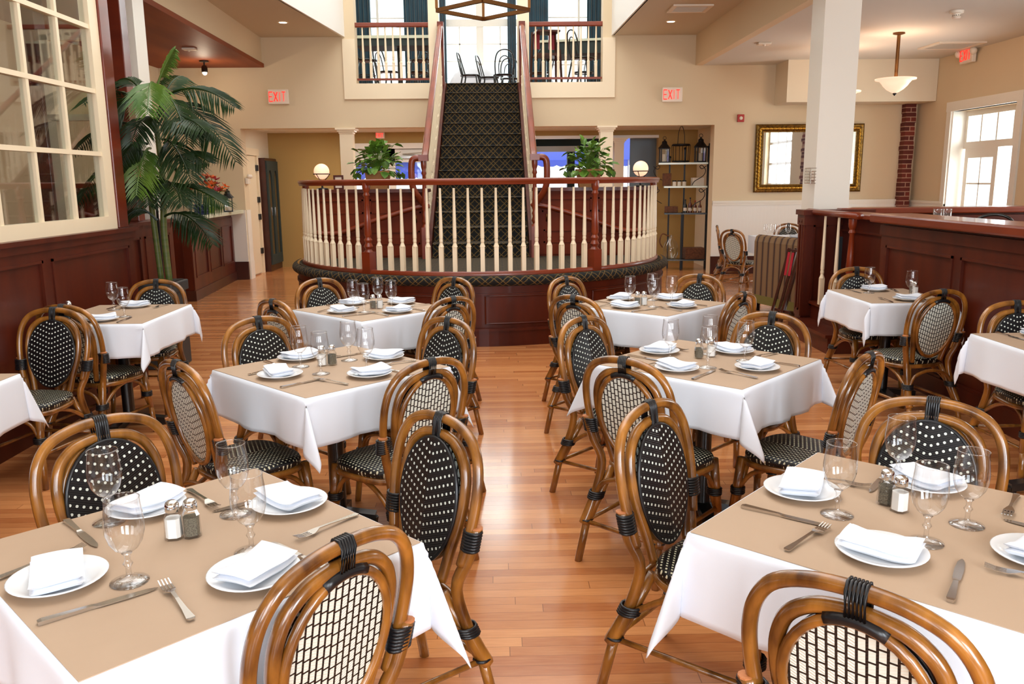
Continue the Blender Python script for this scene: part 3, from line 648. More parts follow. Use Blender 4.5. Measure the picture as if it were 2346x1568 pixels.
# ------------------------------------------------------------------ rattan bistro chair (faces local +y, origin on the floor under the seat)
def backy(z): return -.185-.19*(z-.42)           # the back leans away with height
def hoop(pts, n=5): return spline([(x, backy(z)+dy, z) for x, z, dy in pts], n)
def mirror_path(half): return [(-x, z, d) for x, z, d in half]+[(x, z, d) for x, z, d in reversed(half[:-1])]
OUT = [(.178, .50, .0), (.196, .58, 0), (.207, .66, 0), (.206, .74, 0), (.188, .805, 0), (.148, .853, 0), (.08, .879, 0), (0, .886, 0)]
INN = [(.104, .43, .004), (.122, .52, .002), (.143, .60, 0), (.153, .67, 0), (.150, .735, 0), (.128, .79, 0), (.085, .825, 0), (.035, .838, 0), (0, .84, 0)]
def oval(a, r):                                   # panel outline: angle -> x, z
    s_, c_ = sin(a), cos(a); zc = .655; h = .174 if s_ > 0 else .194
    wd = .140*(1-.10*max(0, -s_)**1.5); return (wd*r*c_, zc+h*r*s_)
def make_chair(name='rattan_chair'):
    t = thing(name, '', 'chair')
    M().tube(hoop(mirror_path(OUT)), .0158, 9).build('outer_hoop', 'cane', t, True)
    M().tube(hoop(mirror_path(INN)), .016, 9).build('inner_hoop', 'cane', t, True)
    # woven panel, dotted in front and pale behind, slightly dished
    def disc(dy, flip, mt_):
        mb = M(); nr, na = 5, 40; s = 1 if flip else -1
        for i in range(nr+1):
            for k in range(na):
                x, z = oval(2*pi*k/na, i/nr); mb.v.append(V((x, backy(z)+dy-.006*(1-(i/nr)**2)*(0 if flip else -1), z)))
        uv = lambda p: (p.x*s, p.z)
        for i in range(nr):
            for k in range(na):
                q = (i*na+k, i*na+(k+1) % na, (i+1)*na+(k+1) % na, (i+1)*na+k)
                if flip: q = tuple(reversed(q))
                if i == 0: q = (q[0],)+tuple(j for j in q if j >= na) if not flip else tuple(j for j in q if j >= na)+(q[-1],)
                mb.face(q, 0, [uv(mb.v[j]) for j in q])
        return mb
    disc(.021, False, 0).build('back_panel', 'weave', t, True)
    disc(-.012, True, 0).build('back_panel_rear', 'weaveb', t, True)
    ring = lambda r, dy: [(x, backy(z)+dy, z) for x, z in (oval(2*pi*k/36, r) for k in range(36))]
    M().tube(ring(1.0, .016), .0065, 7, closed=True).build('panel_edging', 'wrap', t, True)
    M().tube(ring(.985, -.014), .0115, 7, closed=True).build('rear_ring', 'cane', t, True)
    wr = M()
    for k in range(6):
        x = -.0165+.0066*k
        wr.tube([(x, backy(.886)-.0175, .884), (x, backy(.886)-.009, .901), (x, backy(.886)+.009, .901), (x, backy(.886)+.0175, .884), (x, backy(.85)+.0178, .832), (x, backy(.85)-.0178, .832)], .0036, 5, closed=True)
    wr.build('top_binding', 'wrap', t, True)
    a = [i for i in range(7)]
    M().tube([(x, backy(z)-.014, z) for x, z in (oval(pi/2+(i-3)*.13, 1.0) for i in a)], .0135, 7).build('rear_binding', 'wrap', t, True)
    seat = []
    for k in range(40):                           # rounded seat outline
        an = 2*pi*k/40; ex = .62; c_, s_ = cos(an), sin(an)
        x = (abs(c_)**ex)*(1 if c_ > 0 else -1); y = (abs(s_)**ex)*(1 if s_ > 0 else -1)
        seat.append((x*(.195+.02*y), -.002+y*.18))
    sm = M(); rings = [(.0, .452), (.5, .45), (.9, .448), (.985, .442), (1.01, .43), (1.0, .415), (.96, .408)]
    for r, z in rings:
        for x, y in seat: sm.v.append(V((x*r, -.002+(y+.002)*r, z)))
    for i in range(len(rings)-1):
        for k in range(40):
            q = (i*40+k, i*40+(k+1) % 40, (i+1)*40+(k+1) % 40, (i+1)*40+k)
            e = .02*max(0, i-2)
            sm.face(tuple(reversed(q)) if False else q, 0, [(sm.v[j].x*(1+e), sm.v[j].y*(1+e)) for j in q])
    sm.face([6*40+k for k in reversed(range(40))], 0, [(0, 0)]*40)
    sm.build('seat', 'seatw', t, True)
    M().tube([(x*.97, -.002+(y+.002)*.97, .396) for x, y in seat], .0145, 8, closed=True).build('seat_frame', 'cane', t, True)
    for s in (-1, 1):
        # rear leg: pole beside the hoop, pinched at the seat, splaying to the floor
        P = spline([(s*.212, backy(.61)-.012, .615), (s*.19, backy(.52)-.014, .52), (s*.158, backy(.42)-.012, .42), (s*.168, -.235, .27), (s*.183, -.285, .16)], 4)
        lg = M().tube(P, [.0185]*(len(P)-4)+[.022]*4, 8)
        lg.tube([(s*.12, -.175, .40), (s*.15, -.225, .27), (s*.172, -.27, .17)], .016, 7)
        lg.tube([(s*.174, -.268, .2), (s*.192, -.31, 0)], .0165, 8); leg = lg.build('rear_leg', 'cane', t, True)
        M().lathe([(.0178, 0), (.0178, .004), (.012, .0055)], 10, T=Matrix.Translation((s*.2135, backy(.61)-.011, .613)).to_3x3().to_4x4()).build('cut_end', 'cane_end', leg).location = (s*.2135, backy(.61)-.0115, .6125)
        wr = M()
        for k in range(7):
            z = .553+.0085*k; cx = s*(.200+.08*(z-.553)); y = backy(z)-.006
            wr.tube([(cx+.029*cos(q), y+.0205*sin(q), z) for q in (2*pi*j/12 for j in range(12))], .0052, 5, closed=True)
        wr.build('side_binding', 'wrap', t, True)
        wr = M()
        for (c_, r_) in (((s*.163, -.238, .27), .036), ((s*.178, -.276, .178), .026)):
            wr = M()
            for k in range(4 if r_ > .03 else 1):
                z = c_[2]+.008*k
                wr.tube([(c_[0]-s*.01*k*.1+r_*cos(q)*.85, c_[1]+.006+.003*k+r_*sin(q)*.95, z) for q in (2*pi*j/12 for j in range(12))], .0052, 5, closed=True)
            wr.build('leg_binding' if r_ > .03 else 'leg_band', 'wrap', leg, True)
        lg = M().tube([(s*.165, .165, .41), (s*.178, .19, .17)], .019, 8).tube([(s*.14, .15, .40), (s*.158, .172, .25), (s*.17, .185, .19)], .013, 7).tube([(s*.176, .187, .2), (s*.186, .205, 0)], .016, 8)
        leg = lg.build('front_leg', 'cane', t, True)
        wr = M()
        for k in range(4):
            z = .25+.008*k; wr.tube([(s*.165+.03*cos(q), .178+.027*sin(q), z) for q in (2*pi*j/12 for j in range(12))], .005, 5, closed=True)
        wr.build('leg_binding', 'wrap', leg, True)
        M().tube(spline([(s*.168, .178, .26), (s*.16, .12, .345), (s*.152, .02, .378), (s*.155, -.11, .345), (s*.166, -.235, .26)], 4), .0105, 7).build('side_brace', 'cane', t, True)
        M().tube([(s*.176, .188, .185), (s*.178, -.28, .172)], .0095, 7).build('stretcher', 'cane', t, True)
    for y, yz in ((.18, .0), (-.24, 0)):
        M().tube(spline([(-.166, y, .26), (-.12, y*.98+.0, .345), (0, y*.95, .376), (.12, y*.98, .345), (.166, y, .26)], 4), .0105, 7).build('arched_brace', 'cane', t, True)
    M().tube([(-.178, -.278, .172), (.178, -.278, .172)], .0095, 7).build('stretcher', 'cane', t, True)
    return t
SIDE = {'FL': (-1, 1), 'FR': (1, 1), 'NL': (-1, -1), 'NR': (1, -1), 'F': (0, 1), 'N': (0, -1)}
def sname(tb, s):
    if tb in ('T1', 'T2', 'T3'): return {'FL': 'wall-and-stage', 'FR': 'aisle-and-stage', 'NL': 'wall-and-camera', 'NR': 'aisle-and-camera'}[s]
    if tb in ('T5', 'T6', 'T7'): return {'FL': 'aisle-and-stage', 'FR': 'booth-and-stage', 'NL': 'aisle-and-camera', 'NR': 'booth-and-camera'}[s]
    return {'F': 'stage', 'N': 'camera'}[s]
TBL = {  # centre x, y, rotation, half width, half depth, phrase
 'T1': (-.715, 1.82, 45, .381, .381, 'first palm-side aisle table'), 'T2': (-.748, 3.70, 45, .381, .381, 'second palm-side aisle table'), 'T3': (-.82, 5.51, 46, .375, .375, 'palm-side stage-front table'),
 'T7': (1.005, 1.87, 47, .39, .39, 'first booth-side aisle table'), 'T6': (.975, 3.735, 46, .381, .381, 'second booth-side aisle table'), 'T5': (1.05, 5.56, 46, .381, .381, 'booth-side stage-front table'),
 'T4': (-2.46, 5.42, 0, .32, .41, 'small grid-window table'), 'B4': (-2.46, 3.27, 0, .32, .41, 'cut-off grid-window table'),
 'T8': (2.815, 5.83, 0, .29, .37, 'small booth-wall table'), 'T9': (2.84, 3.95, 0, .28, .39, 'cut-off booth-wall table')}
CH = {('T1', 'FL'): (225, 955), ('T1', 'FR'): (1012, 947), ('T1', 'NR'): (795, 1225), ('T2', 'FL'): (600, 722), ('T2', 'NL'): (430, 822), ('T2', 'NR'): (965, 820), ('T2', 'FR'): (1018, 730),
 ('T3', 'FL'): (757, 637), ('T3', 'FR'): (1050, 637), ('T3', 'NL'): (625, 688), ('T3', 'NR'): (1048, 682), ('T5', 'FL'): (1293, 638), ('T5', 'FR'): (1590, 632), ('T5', 'NL'): (1292, 680), ('T5', 'NR'): (1675, 672),
 ('T6', 'FL'): (1348, 730), ('T6', 'FR'): (1755, 720), ('T6', 'NL'): (1457, 820), ('T6', 'NR'): (1975, 810), ('T7', 'FL'): (1487, 920), ('T7', 'FR'): (2140, 912), ('T7', 'NL'): (1970, 1335),
 ('T4', 'F'): (358, 640), ('T4', 'N'): (142, 698), ('B4', 'F'): (122, 705), ('T8', 'F'): (1962, 612), ('T8', 'N'): (2160, 663), ('T9', 'F'): (2335, 690)}
ROTJ = {('T1', 'FR'): -6, ('T7', 'FL'): 2, ('T1', 'NR'): 8, ('T1', 'FL'): 6, ('T7', 'FR'): 8, ('T8', 'N'): 14, ('B4', 'F'): -8, ('T4', 'N'): -14}
chair0 = None
def put_chair(x, y, rz, label, group):
    global chair0
    if chair0 is None:
        chair0 = make_chair(); chair0.location = (x, y, 0); chair0.rotation_euler = (0, 0, rz); chair0['label'] = label; chair0['group'] = group; return chair0
    return dup(chair0, (x, y, 0), rz, label, group)
for (tb, sd), p in CH.items():
    c = TBL[tb]; q = at(*p, z=.90); dx, dy = SIDE[sd]; a = radians(c[2]) if c[2] else 0
    d = Matrix.Rotation(radians(c[2]-45) if c[2] else 0, 2) @ V((dx, dy)).normalized()
    n = V((d.y, -d.x)); rel = V((q.x-c[0], q.y-c[1])); o_, s_ = rel.dot(d), rel.dot(n)
    if c[2]:
        far = tb in ('T3', 'T5', 'T2', 'T6')
        if far: o_ = .45*o_+.55*.74; s_ = s_*(.6 if tb in ('T2', 'T6') else .45)
    if (tb, sd) == ('T1', 'NR'): o_ = max(o_, .505); s_ += .017
    if (tb, sd) in (('T4', 'N'), ('T9', 'F')): o_ = max(o_, .57)
    if tb == 'T6' and sd[0] == 'N': o_ = max(o_, .745)
    top = V(c[:2])+d*o_+n*s_
    f = Matrix.Rotation(radians(ROTJ.get((tb, sd), 0)), 2) @ (-d)
    org = top+f*.272
    put_chair(org.x, org.y, math.atan2(-f.x, f.y), 'rattan bistro chair on the %s side of the %s' % (sname(tb, sd), c[5]), 'rattan bistro chairs at the dining tables')

# ------------------------------------------------------------------ tables, cloths, paper covers
def make_table(tb):
    x, y, rz, a, b, ph = TBL[tb]
    t = thing('dining_table', 'black pedestal under the cloth of the %s' % ph, 'table', (x, y, 0), radians(rz), 'pedestal dining tables')
    M().box((-a+.01, -b+.01, .715), (a-.01, b-.01, .744)).build('tabletop', 'black', t)
    M().lathe([(.11, .7), (.11, .715)], 12).lathe([(.038, .05), (.038, .71)], 14).build('column', 'black', t, 'auto')
    for k in range(4):
        q, l_ = (k*pi/2+pi/4, .17) if rz else (k*pi/2, .24)
        M().bar((0, 0, .055), (l_*cos(q), l_*sin(q), .03), .06, .04).lathe([(.025, 0), (.03, .03)], 8, ((l_-.015)*cos(q), (l_-.015)*sin(q), 0)).build('base_foot', 'black', t)
DROP = {'T1': .215, 'T7': .215, 'T8': .22, 'T9': .22, 'T4': .21, 'B4': .22, 'T3': .225, 'T5': .225}
def make_cloth(tb):
    x, y, rz, a, b, ph = TBL[tb]; h = DROP.get(tb, .205); R = random.Random(tb); p1, p2 = R.uniform(0, 6), R.uniform(0, 6)
    lean = {(i, j): R.choice((-1, 1)) for i in (-1, 1) for j in (-1, 1)}
    nb = 13; ds = [h*k/nb for k in range(nb+1)]
    def axis(hw): return [-hw-d for d in reversed(ds)]+[hw*(-1+2*k/12) for k in range(1, 12)]+[hw+d for d in ds]
    us, vs = axis(a), axis(b); mb = M(); zt = .7475
    for v in vs:
        for u in us:
            dx, dy = max(abs(u)-a, 0), max(abs(v)-b, 0); sx, sy = (1 if u > 0 else -1), (1 if v > 0 else -1)
            r = math.hypot(dx, dy)
            if r < 1e-9: mb.v.append(V((u, v, zt))); continue
            out = .004+.055*r
            if dy == 0 or dx == 0:
                e = (abs(v)/b if dy == 0 else abs(u)/a); k = v if dy == 0 else u; hwv = b if dy == 0 else a
                wv = (.014*sin(k*15+p1+(0 if sx > 0 else 2))+.008*sin(k*27+p2))*(1-e**4)*(r/h)
                px_, py_ = (sx*(a+out+wv), v) if dy == 0 else (u, sy*(b+out+wv))
                mb.v.append(V((px_, py_, zt-r*.985))); continue
            ph_ = math.atan2(dy, dx); off = .31*r*sin(2*ph_)**2; lat = .15*r*sin(4*ph_)+.22*r*lean[(sx, sy)]*sin(2*ph_)**3
            X_ = out*cos(ph_)**2+off*.707-lat*.707; Y_ = out*sin(ph_)**2+off*.707+lat*.707
            if not rz: X_ = min(X_, .045)
            zz = sqrt(max(r*r-off*off-(.5*lat)**2, 0))*.985
            mb.v.append(V((sx*(a+X_), sy*(b+Y_), zt-zz)))
    n = len(us)
    for j in range(len(vs)-1):
        for i in range(n-1): mb.face((j*n+i, j*n+i+1, (j+1)*n+i+1, (j+1)*n+i))
    o = mb.build('tablecloth', 'linen', None, True, solid=.003); o.location = (x, y, 0); o.rotation_euler = (0, 0, radians(rz))
    tag(o, 'white linen cloth hanging over the %s' % ph, 'tablecloth', 'white tablecloths')
    o = M().box((-a+.004, -b+.004, .7495), (a-.004, b-.004, .7515)).build('table_paper', 'paper'); o.location = (x, y, 0); o.rotation_euler = (0, 0, radians(rz))
    tag(o, 'brown kraft paper sheet covering the %s' % ph, 'table paper', 'kraft paper table covers')
for tb in TBL: make_table(tb); make_cloth(tb)

# ------------------------------------------------------------------ place settings
ZT = .752
protos = {}
def make_plate():
    return M().lathe([(.05, 0), (.055, .004), (.08, .010), (.0965, .0165), (.098, .0185), (.0955, .0195), (.078, .0125), (.055, .0075), (1e-6, .007)], 40).build('side_plate', 'china', None, True)
def make_napkin():
    mb = M(); NX, NY = 18, 12; a, b = .083, .052
    def lay(z0, th, sc, skew, sag):
        def f(u, v, top):
            x = (u-.5)*2*a*sc; y = (v-.5)*2*b*sc+skew*x; e = max(abs(u-.5), abs(v-.5))*2
            z = z0+(th if top else 0)-(th*.5*max(0, e-.86)/.14*(1 if top else -1))+.0035*sin(u*5+v*3)-.009*sag*(abs(u-.5)*2)**3
            return (x, y, z)
        mb.grid(lambda u, v: f(u, v, True), NX, NY); mb.grid(lambda u, v: f(1-u, v, False), NX, NY)
        for (g0, g1) in ((lambda t: (t, 0), 1), (lambda t: (1-t, 1), 1), (lambda t: (1, t), 1), (lambda t: (0, 1-t), 1)):
            mb.grid(lambda u, v: f(*g0(u), v > .5), NX, 1)
    lay(.0115, .015, .98, .05, -1.0); lay(.0262, .013, .96, .02, -.8)
    return mb.build('folded_napkin', 'linen', None, True)
def make_goblet():
    t = thing('water_goblet', '', 'glass')
    M().lathe([(.0395, 0), (.0395, .002), (.025, .005), (.008, .010), (.0055, .018), (.0055, .034), (.0105, .042), (.0055, .050), (.0065, .060), (.011, .066), (1e-5, .0665)], 20).build('foot_and_stem', 'solid', t, True)
    M().lathe([(1e-5, .067), (.011, .0675), (.024, .077), (.034, .093), (.0395, .114), (.040, .132), (.038, .154), (.0355, .174), (.035, .187)], 24, caps=False).build('bowl', 'glass', t, True)
    M().tube([(.035*cos(q), .035*sin(q), .187) for q in (2*pi*k/24 for k in range(24))], .0011, 5, closed=True).build('rim', 'solid', t, True)
    return t
def make_fork():
    mb = M(); prof = [(-.095, .0055, .004), (-.088, .0085, .004), (-.05, .0055, .006), (.0, .0036, .009), (.03, .0042, .010), (.040, .009, .008), (.050, .0125, .006), (.056, .0125, .0055)]
    b = len(mb.v)
    for y, w_, z in prof:
        mb.v += [V((-w_, y, z)), V((w_, y, z)), V((w_, y, z+.0022)), V((-w_, y, z+.0022))]
    for i in range(len(prof)-1):
        for k in range(4): mb.face((b+i*4+k, b+i*4+(k+1) % 4, b+i*4+4+(k+1) % 4, b+i*4+4+k))
    mb.face((b+3, b+2, b+1, b))
    for k in range(4):
        x = -.0102+.0068*k; mb.bar((x, .054, .0066), (x, .076, .0072), .0036, .002); mb.bar((x, .076, .0072), (x, .097, .012), .0028, .0018)
    return mb.build('fork', 'steel', None)
def make_knife():
    mb = M(); prof = [(-.112, .006, .0, .007), (-.105, .0085, .0, .008), (-.06, .0065, .0, .0075), (-.015, .005, .0, .007), (-.008, .0065, .001, .005), (0, .0085, .002, .004), (.05, .0095, .0025, .0036), (.09, .0075, .0025, .0035), (.104, .004, .0025, .0033), (.110, .0008, .0026, .0032)]
    for y, w_, z0, z1 in prof: mb.v += [V((-w_, y, z0)), V((w_, y, z0)), V((w_, y, z1)), V((-w_, y, z1))]
    for i in range(len(prof)-1):
        for k in range(4): mb.face((i*4+k, i*4+(k+1) % 4, i*4+4+(k+1) % 4, i*4+4+k))
    mb.face((3, 2, 1, 0)); n = (len(prof)-1)*4; mb.face((n, n+1, n+2, n+3)); return mb.build('table_knife', 'steel', None)
def make_shaker(fill):
    t = thing('%s_shaker' % fill, '', 'shaker')
    rr = [(-1, -.55), (-.55, -1), (.55, -1), (1, -.55), (1, .55), (.55, 1), (-.55, 1), (-1, .55)]
    j = M(); lv = [(.0195, 0), (.0205, .004), (.0195, .03), (.0185, .055), (.014, .066), (.0125, .070)]
    for r, z in lv: j.v += [V((x*r, y*r, z)) for x, y in rr]
    for i in range(len(lv)-1):
        for k in range(8): j.face((i*8+k, i*8+(k+1) % 8, i*8+8+(k+1) % 8, i*8+8+k))
    j.face(list(reversed(range(8)))); j.build('glass_jar', 'glass', t)
    hh = .052 if fill == 'salt' else .05
    M().prism([(x*.0168, y*.0168) for x, y in rr], .005, hh).build('%s_fill' % fill, fill, t)
    M().lathe([(.0155, .068), (.0165, .071), (.0165, .084), (.014, .090), (.008, .094), (1e-5, .095)], 18).build('lid', 'chrome', t, 'auto')
    return t
MK = dict(side_plate=make_plate, folded_napkin=make_napkin, water_goblet=make_goblet, fork=make_fork, table_knife=make_knife, salt_shaker=lambda: make_shaker('salt'), pepper_shaker=lambda: make_shaker('pepper'))
CAT = dict(side_plate='plate', folded_napkin='napkin', water_goblet='glass', fork='fork', table_knife='knife', salt_shaker='salt shaker', pepper_shaker='pepper shaker')
def put(kind, loc, rz, label, group):
    if kind not in protos:
        o = protos[kind] = MK[kind](); o.location = loc; o.rotation_euler = (0, 0, rz); tag(o, label, CAT[kind], group); return o
    return dup(protos[kind], loc, rz, label, group)
SET = {  # measured positions: plate, goblet, fork and knife offsets (out, left) where the photo shows them clearly
 ('T1', 'NL'): ((.275, .03), (.17, -.075)), ('T1', 'NR'): ((.255, -.02), (.135, -.08)), ('T1', 'FR'): ((.285, -.04), (.165, -.098)), ('T1', 'FL'): ((.29, .02), (.285, -.075)),
 ('T7', 'FL'): ((.285, .02), (.16, -.06)), ('T7', 'NL'): ((.225, .0), (.09, -.055)), ('T7', 'FR'): ((.29, -.05), (.27, -.12)), ('T7', 'NR'): ((.27, .02), (.10, -.08))}
for tb, (x, y, rz, a, b, ph) in TBL.items():
    R = random.Random(tb+'s'); sides = ('FL', 'FR', 'NL', 'NR') if rz else ('F', 'N')
    if tb in ('B4',): sides = ()
    if tb == 'T9': sides = ('F',)
    for sd in sides:
        d = Matrix.Rotation(radians(rz-45) if rz else 0, 2) @ V(SIDE[sd]).normalized(); n = V((d.y, -d.x)); hb = b
        (po, pn), (go, gn) = SET.get((tb, sd), ((hb-.115+R.uniform(-.02, .015), R.uniform(-.03, .03)), (hb-.25+R.uniform(-.03, .03), -.085+R.uniform(-.03, .02))))
        ang = math.atan2(d.x, -d.y)            # local +y points from the diner to the centre
        S_ = sname(tb, sd)+' side of the '+ph
        P = lambda o_, l_, z=ZT: (x+d.x*o_+n.x*l_, y+d.y*o_+n.y*l_, z)
        put('side_plate', P(po, pn), R.uniform(0, 6), 'round white side plate on the %s' % S_, 'white side plates')
        put('folded_napkin', P(po+.003, pn+R.uniform(-.008, .008)), ang+R.uniform(-.45, .45), 'folded white napkin on the plate at the %s' % S_, 'folded white napkins')
        put('water_goblet', P(go, gn), R.uniform(0, 6), 'empty stemmed water glass at the %s' % S_, 'stemmed water glasses')
        put('fork', P(hb-.125+R.uniform(-.02, .02), .145+R.uniform(-.01, .02)), ang+R.uniform(-.22, .22), 'steel dinner fork at the %s' % S_, 'dinner forks')
        put('table_knife', P(hb-.13+R.uniform(-.02, .02), -.145+R.uniform(-.02, .01)), ang+R.uniform(-.2, .2), 'steel table knife at the %s' % S_, 'table knives')
    if tb not in ('B4', 'T9'):
        sp = {'T1': ((-.77, 1.866), (-.731, 1.876)), 'T7': ((1.012, 1.952), (1.0, 2.0)), 'T2': ((-.80, 3.75), (-.757, 3.765)), 'T6': ((1.02, 3.83), (.955, 3.80)), 'T3': ((-.77, 5.50), (-.815, 5.50)), 'T5': ((1.0, 5.5), (.955, 5.5)), 'T4': ((-2.735, 5.33), (-2.765, 5.38)), 'T8': ((3.02, 5.86), (3.03, 5.92))}[tb]
        put('salt_shaker', (*sp[0], ZT), R.uniform(0, 1), 'glass salt shaker with a chrome lid on the %s' % ph, 'salt shakers')
        put('pepper_shaker', (*sp[1], ZT), R.uniform(0, 1), 'glass pepper shaker with a chrome lid on the %s' % ph, 'pepper shakers')

# ------------------------------------------------------------------ palm and potted plants
def frond_mesh(base, tip, sag, n=30, wid=.30, droop=.35, roll=0.0, R=rnd):
    """one feathered palm frond from base to tip, arching by sag"""
    base, tip = V(base), V(tip); mid = (base+tip)/2+V((0, 0, sag)); mb = M()
    C = lambda t: base*(1-t)**2+mid*2*t*(1-t)+tip*t*t
    pts = [C(k/14) for k in range(15)]; L = (tip-base).length
    mb.tube(pts, [.010*(1-.8*k/14)+.0015 for k in range(15)], 5)
    for k in range(n):
        t = .22+.78*(k+.5)/n; p = C(t); tg = (C(min(t+.02, 1))-C(t-.02)).normalized()
        sd = tg.cross(V((0, 0, 1)));  sd = sd.normalized() if sd.length > .1 else V((1, 0, 0))
        sd = Matrix.Rotation(roll, 3, tg) @ sd; up = sd.cross(tg)
        ll = wid*(sin(pi*min(1, t*.86+.12))**.6)*R.uniform(.85, 1.1)
        for s in (-1, 1):
            d = (sd*s*.8+tg*R.uniform(.55, .8)).normalized(); hw = .0065+.003*sin(t*pi)
            q1 = p+d*ll*.5+V((0, 0, -droop*ll*.12)); q2 = p+d*ll+V((0, 0, -droop*ll*.55))
            nn = d.cross(up).normalized()*hw
            i = mb.add((p-nn*.35, p+nn*.35, q1+nn-up*.004, q1+up*.004, q1-nn-up*.004, q2))
            mb.face((i, i+1, i+2, i+3)); mb.face((i, i+3, i+4)); mb.face((i+3, i+2, i+5)); mb.face((i+4, i+3, i+5))
    return mb
PX_, PY_ = -2.86, 7.25
t = thing('potted_palm', 'tall potted palm with dark feathery fronds beside the grid window', 'palm', (0, 0, 0))
M().tube(spline([(PX_+.03, PY_, .7), (PX_+.02, PY_, 1.2), (PX_+.05, PY_, 1.6), (PX_+.03, PY_+.0, 2.1)], 4), [.028]*4+[.026]*5+[.022]*4, 10).build('trunk', 'stem', t, True)
M().tube(spline([(PX_-.05, PY_+.03, .7), (PX_-.07, PY_+.02, 1.3), (PX_-.08, PY_, 1.75)], 4), .024, 10).build('trunk', 'stem', t, True)
M().prism([(PX_-.2, PY_-.18), (PX_+.1, PY_-.18), (PX_+.1, PY_+.18), (PX_-.2, PY_+.18)], .0, .69).prism([(PX_-.22, PY_-.2), (PX_+.12, PY_-.2), (PX_+.12, PY_+.2), (PX_-.22, PY_+.2)], .66, .75).build('planter', 'planter', t, bevel=.01)
M().box((PX_-.19, PY_-.17, .74), (PX_+.09, PY_+.17, .756)).build('soil', 'soil', t)
FR = [  # base px, tip px, tip depth offset, sag, leaf tone, roll
 ((357, 205), (400, 112), -.05, .05, 1, .9), ((352, 192), (338, 262), -.55, .18, 1, 0), ((380, 220), (538, 246), -.15, .20, 0, .5), ((372, 232), (541, 372), -.2, .30, 0, .5), ((380, 225), (430, 330), -.45, .22, 0, .2),
 ((335, 225), (258, 200), .15, .22, 0, -.4), ((330, 240), (250, 290), -.15, .22, 0, -.4), ((335, 300), (168, 352), .35, .30, 0, -.3), ((338, 330), (262, 400), -.35, .2, 0, -.3), ((340, 350), (178, 470), .4, .32, 0, -.3), ((345, 340), (312, 448), -.5, .2, 1, .1),
 ((378, 380), (480, 372), -.25, .16, 0, .5), ((372, 425), (515, 470), -.2, .12, 0, .4), ((365, 420), (275, 462), -.2, .2, 0, -.3), ((372, 500), (488, 560), -.25, .26, 0, .3), ((360, 505), (288, 500), -.1, .16, 0, -.3), ((375, 330), (500, 318), .2, .22, 0, .4), ((370, 300), (470, 300), -.5, .2, 0, .2),
 ((360, 280), (300, 330), -.5, .22, 0, 0), ((372, 420), (420, 470), -.5, .16, 0, 0), ((355, 400), (340, 470), -.45, .16, 0, 0), ((372, 320), (440, 420), -.4, .2, 0, .2), ((350, 260), (190, 235), .5, .28, 0, -.2), ((365, 250), (420, 175), .4, .15, 0, .3)]
Rp = random.Random(3)
for b, e, dy, sag, tone, rl in FR:
    bp = at(*b, Y=PY_); ep = at(*e, Y=PY_+dy)
    frond_mesh(bp, ep, sag, 30, min(.31, .14+.2*(ep-bp).length), .75, rl, Rp).build('frond', 'leaf2' if tone else 'leaf', t)
tag(M().lathe([(.08, 0), (.08, .012), (.012, .02), (.0115, 1.75), (.03, 1.77), (.03, 1.85), (1e-4, 1.86)], 12, (-3.03, 7.62, 0)).build('floor_stand', 'iron', None, 'auto'), 'slim black pole stand beside the palm planter', 'stand')
def pothos(loc, label, seed):
    R = random.Random(seed); t = thing('potted_plant', label, 'plant', loc, 0, 'potted plants on the half walls'); pot = M()
    for sc, z in ((.115, 0), (.14, .19), (.15, .19), (.15, .215), (.135, .215), (.13, .19)): pot.v += [V((x*sc, y*sc*.85, z)) for x, y in ((-1, -1), (1, -1), (1, 1), (-1, 1))]
    for i in range(5):
        for k in range(4): pot.face((i*4+k, i*4+(k+1) % 4, i*4+4+(k+1) % 4, i*4+4+k))
    pot.face((3, 2, 1, 0)); pot.face((20, 21, 22, 23)); pot.build('pot', 'terra', t)
    mb = M()
    for k in range(120):
        th = R.uniform(0, 2*pi); el = R.uniform(-.25, 1.45); r = R.uniform(.14, .27)*(1.0 if k > 8 else 1.25)
        p = V((r*cos(el)*cos(th)*1.05, r*cos(el)*sin(th)*.9, .24+r*sin(el)*1.05)); out = V((cos(th)*cos(el), sin(th)*cos(el), sin(el)*.6+.1)).normalized()
        d = (out+V((R.uniform(-.5, .5), R.uniform(-.5, .5), R.uniform(-1.0, .1)))).normalized(); sd = d.cross(V((R.uniform(-.3, .3), R.uniform(-.3, .3), 1))).normalized(); up = sd.cross(d)
        l = R.uniform(.08, .13); w_ = l*.46
        i = mb.add((p, p+d*l*.3+sd*w_+up*.008, p+d*l*.75+sd*w_*.7, p+d*l-up*.02, p+d*l*.75-sd*w_*.7, p+d*l*.3-sd*w_+up*.008, p+d*l*.5-up*.008))
        for a, b in ((0, 1), (1, 2), (2, 3), (3, 4), (4, 5), (5, 0)): mb.face((i+a, i+b, i+6))
        mb.tube([(0, 0, .2), tuple(p*.6+V((0, 0, .1))), tuple(p)], .0025, 4)
    for k in range(3):
        th = R.choice((0, pi))+R.uniform(-.4, .4); mb.tube(spline([(.05*cos(th), .05*sin(th), .22), (.2*cos(th), .15*sin(th), .25), (.3*cos(th), .2*sin(th), .12)], 4), .003, 4)
        for q in (.24, .29): mb.quad((q*cos(th), .15*sin(th), .2), (q*cos(th)+.04, .15*sin(th)-.01, .17), (q*cos(th)+.03, .15*sin(th), .11), (q*cos(th)-.02, .15*sin(th)+.01, .15))
    mb.build('foliage', 'pothos', t)
pothos((-1.39, 10.22, 1.5), 'leafy pothos in a square clay pot, palm side half wall', 1)
pothos((1.15, 10.22, 1.5), 'leafy pothos in a square clay pot, shelf rack side half wall', 2)
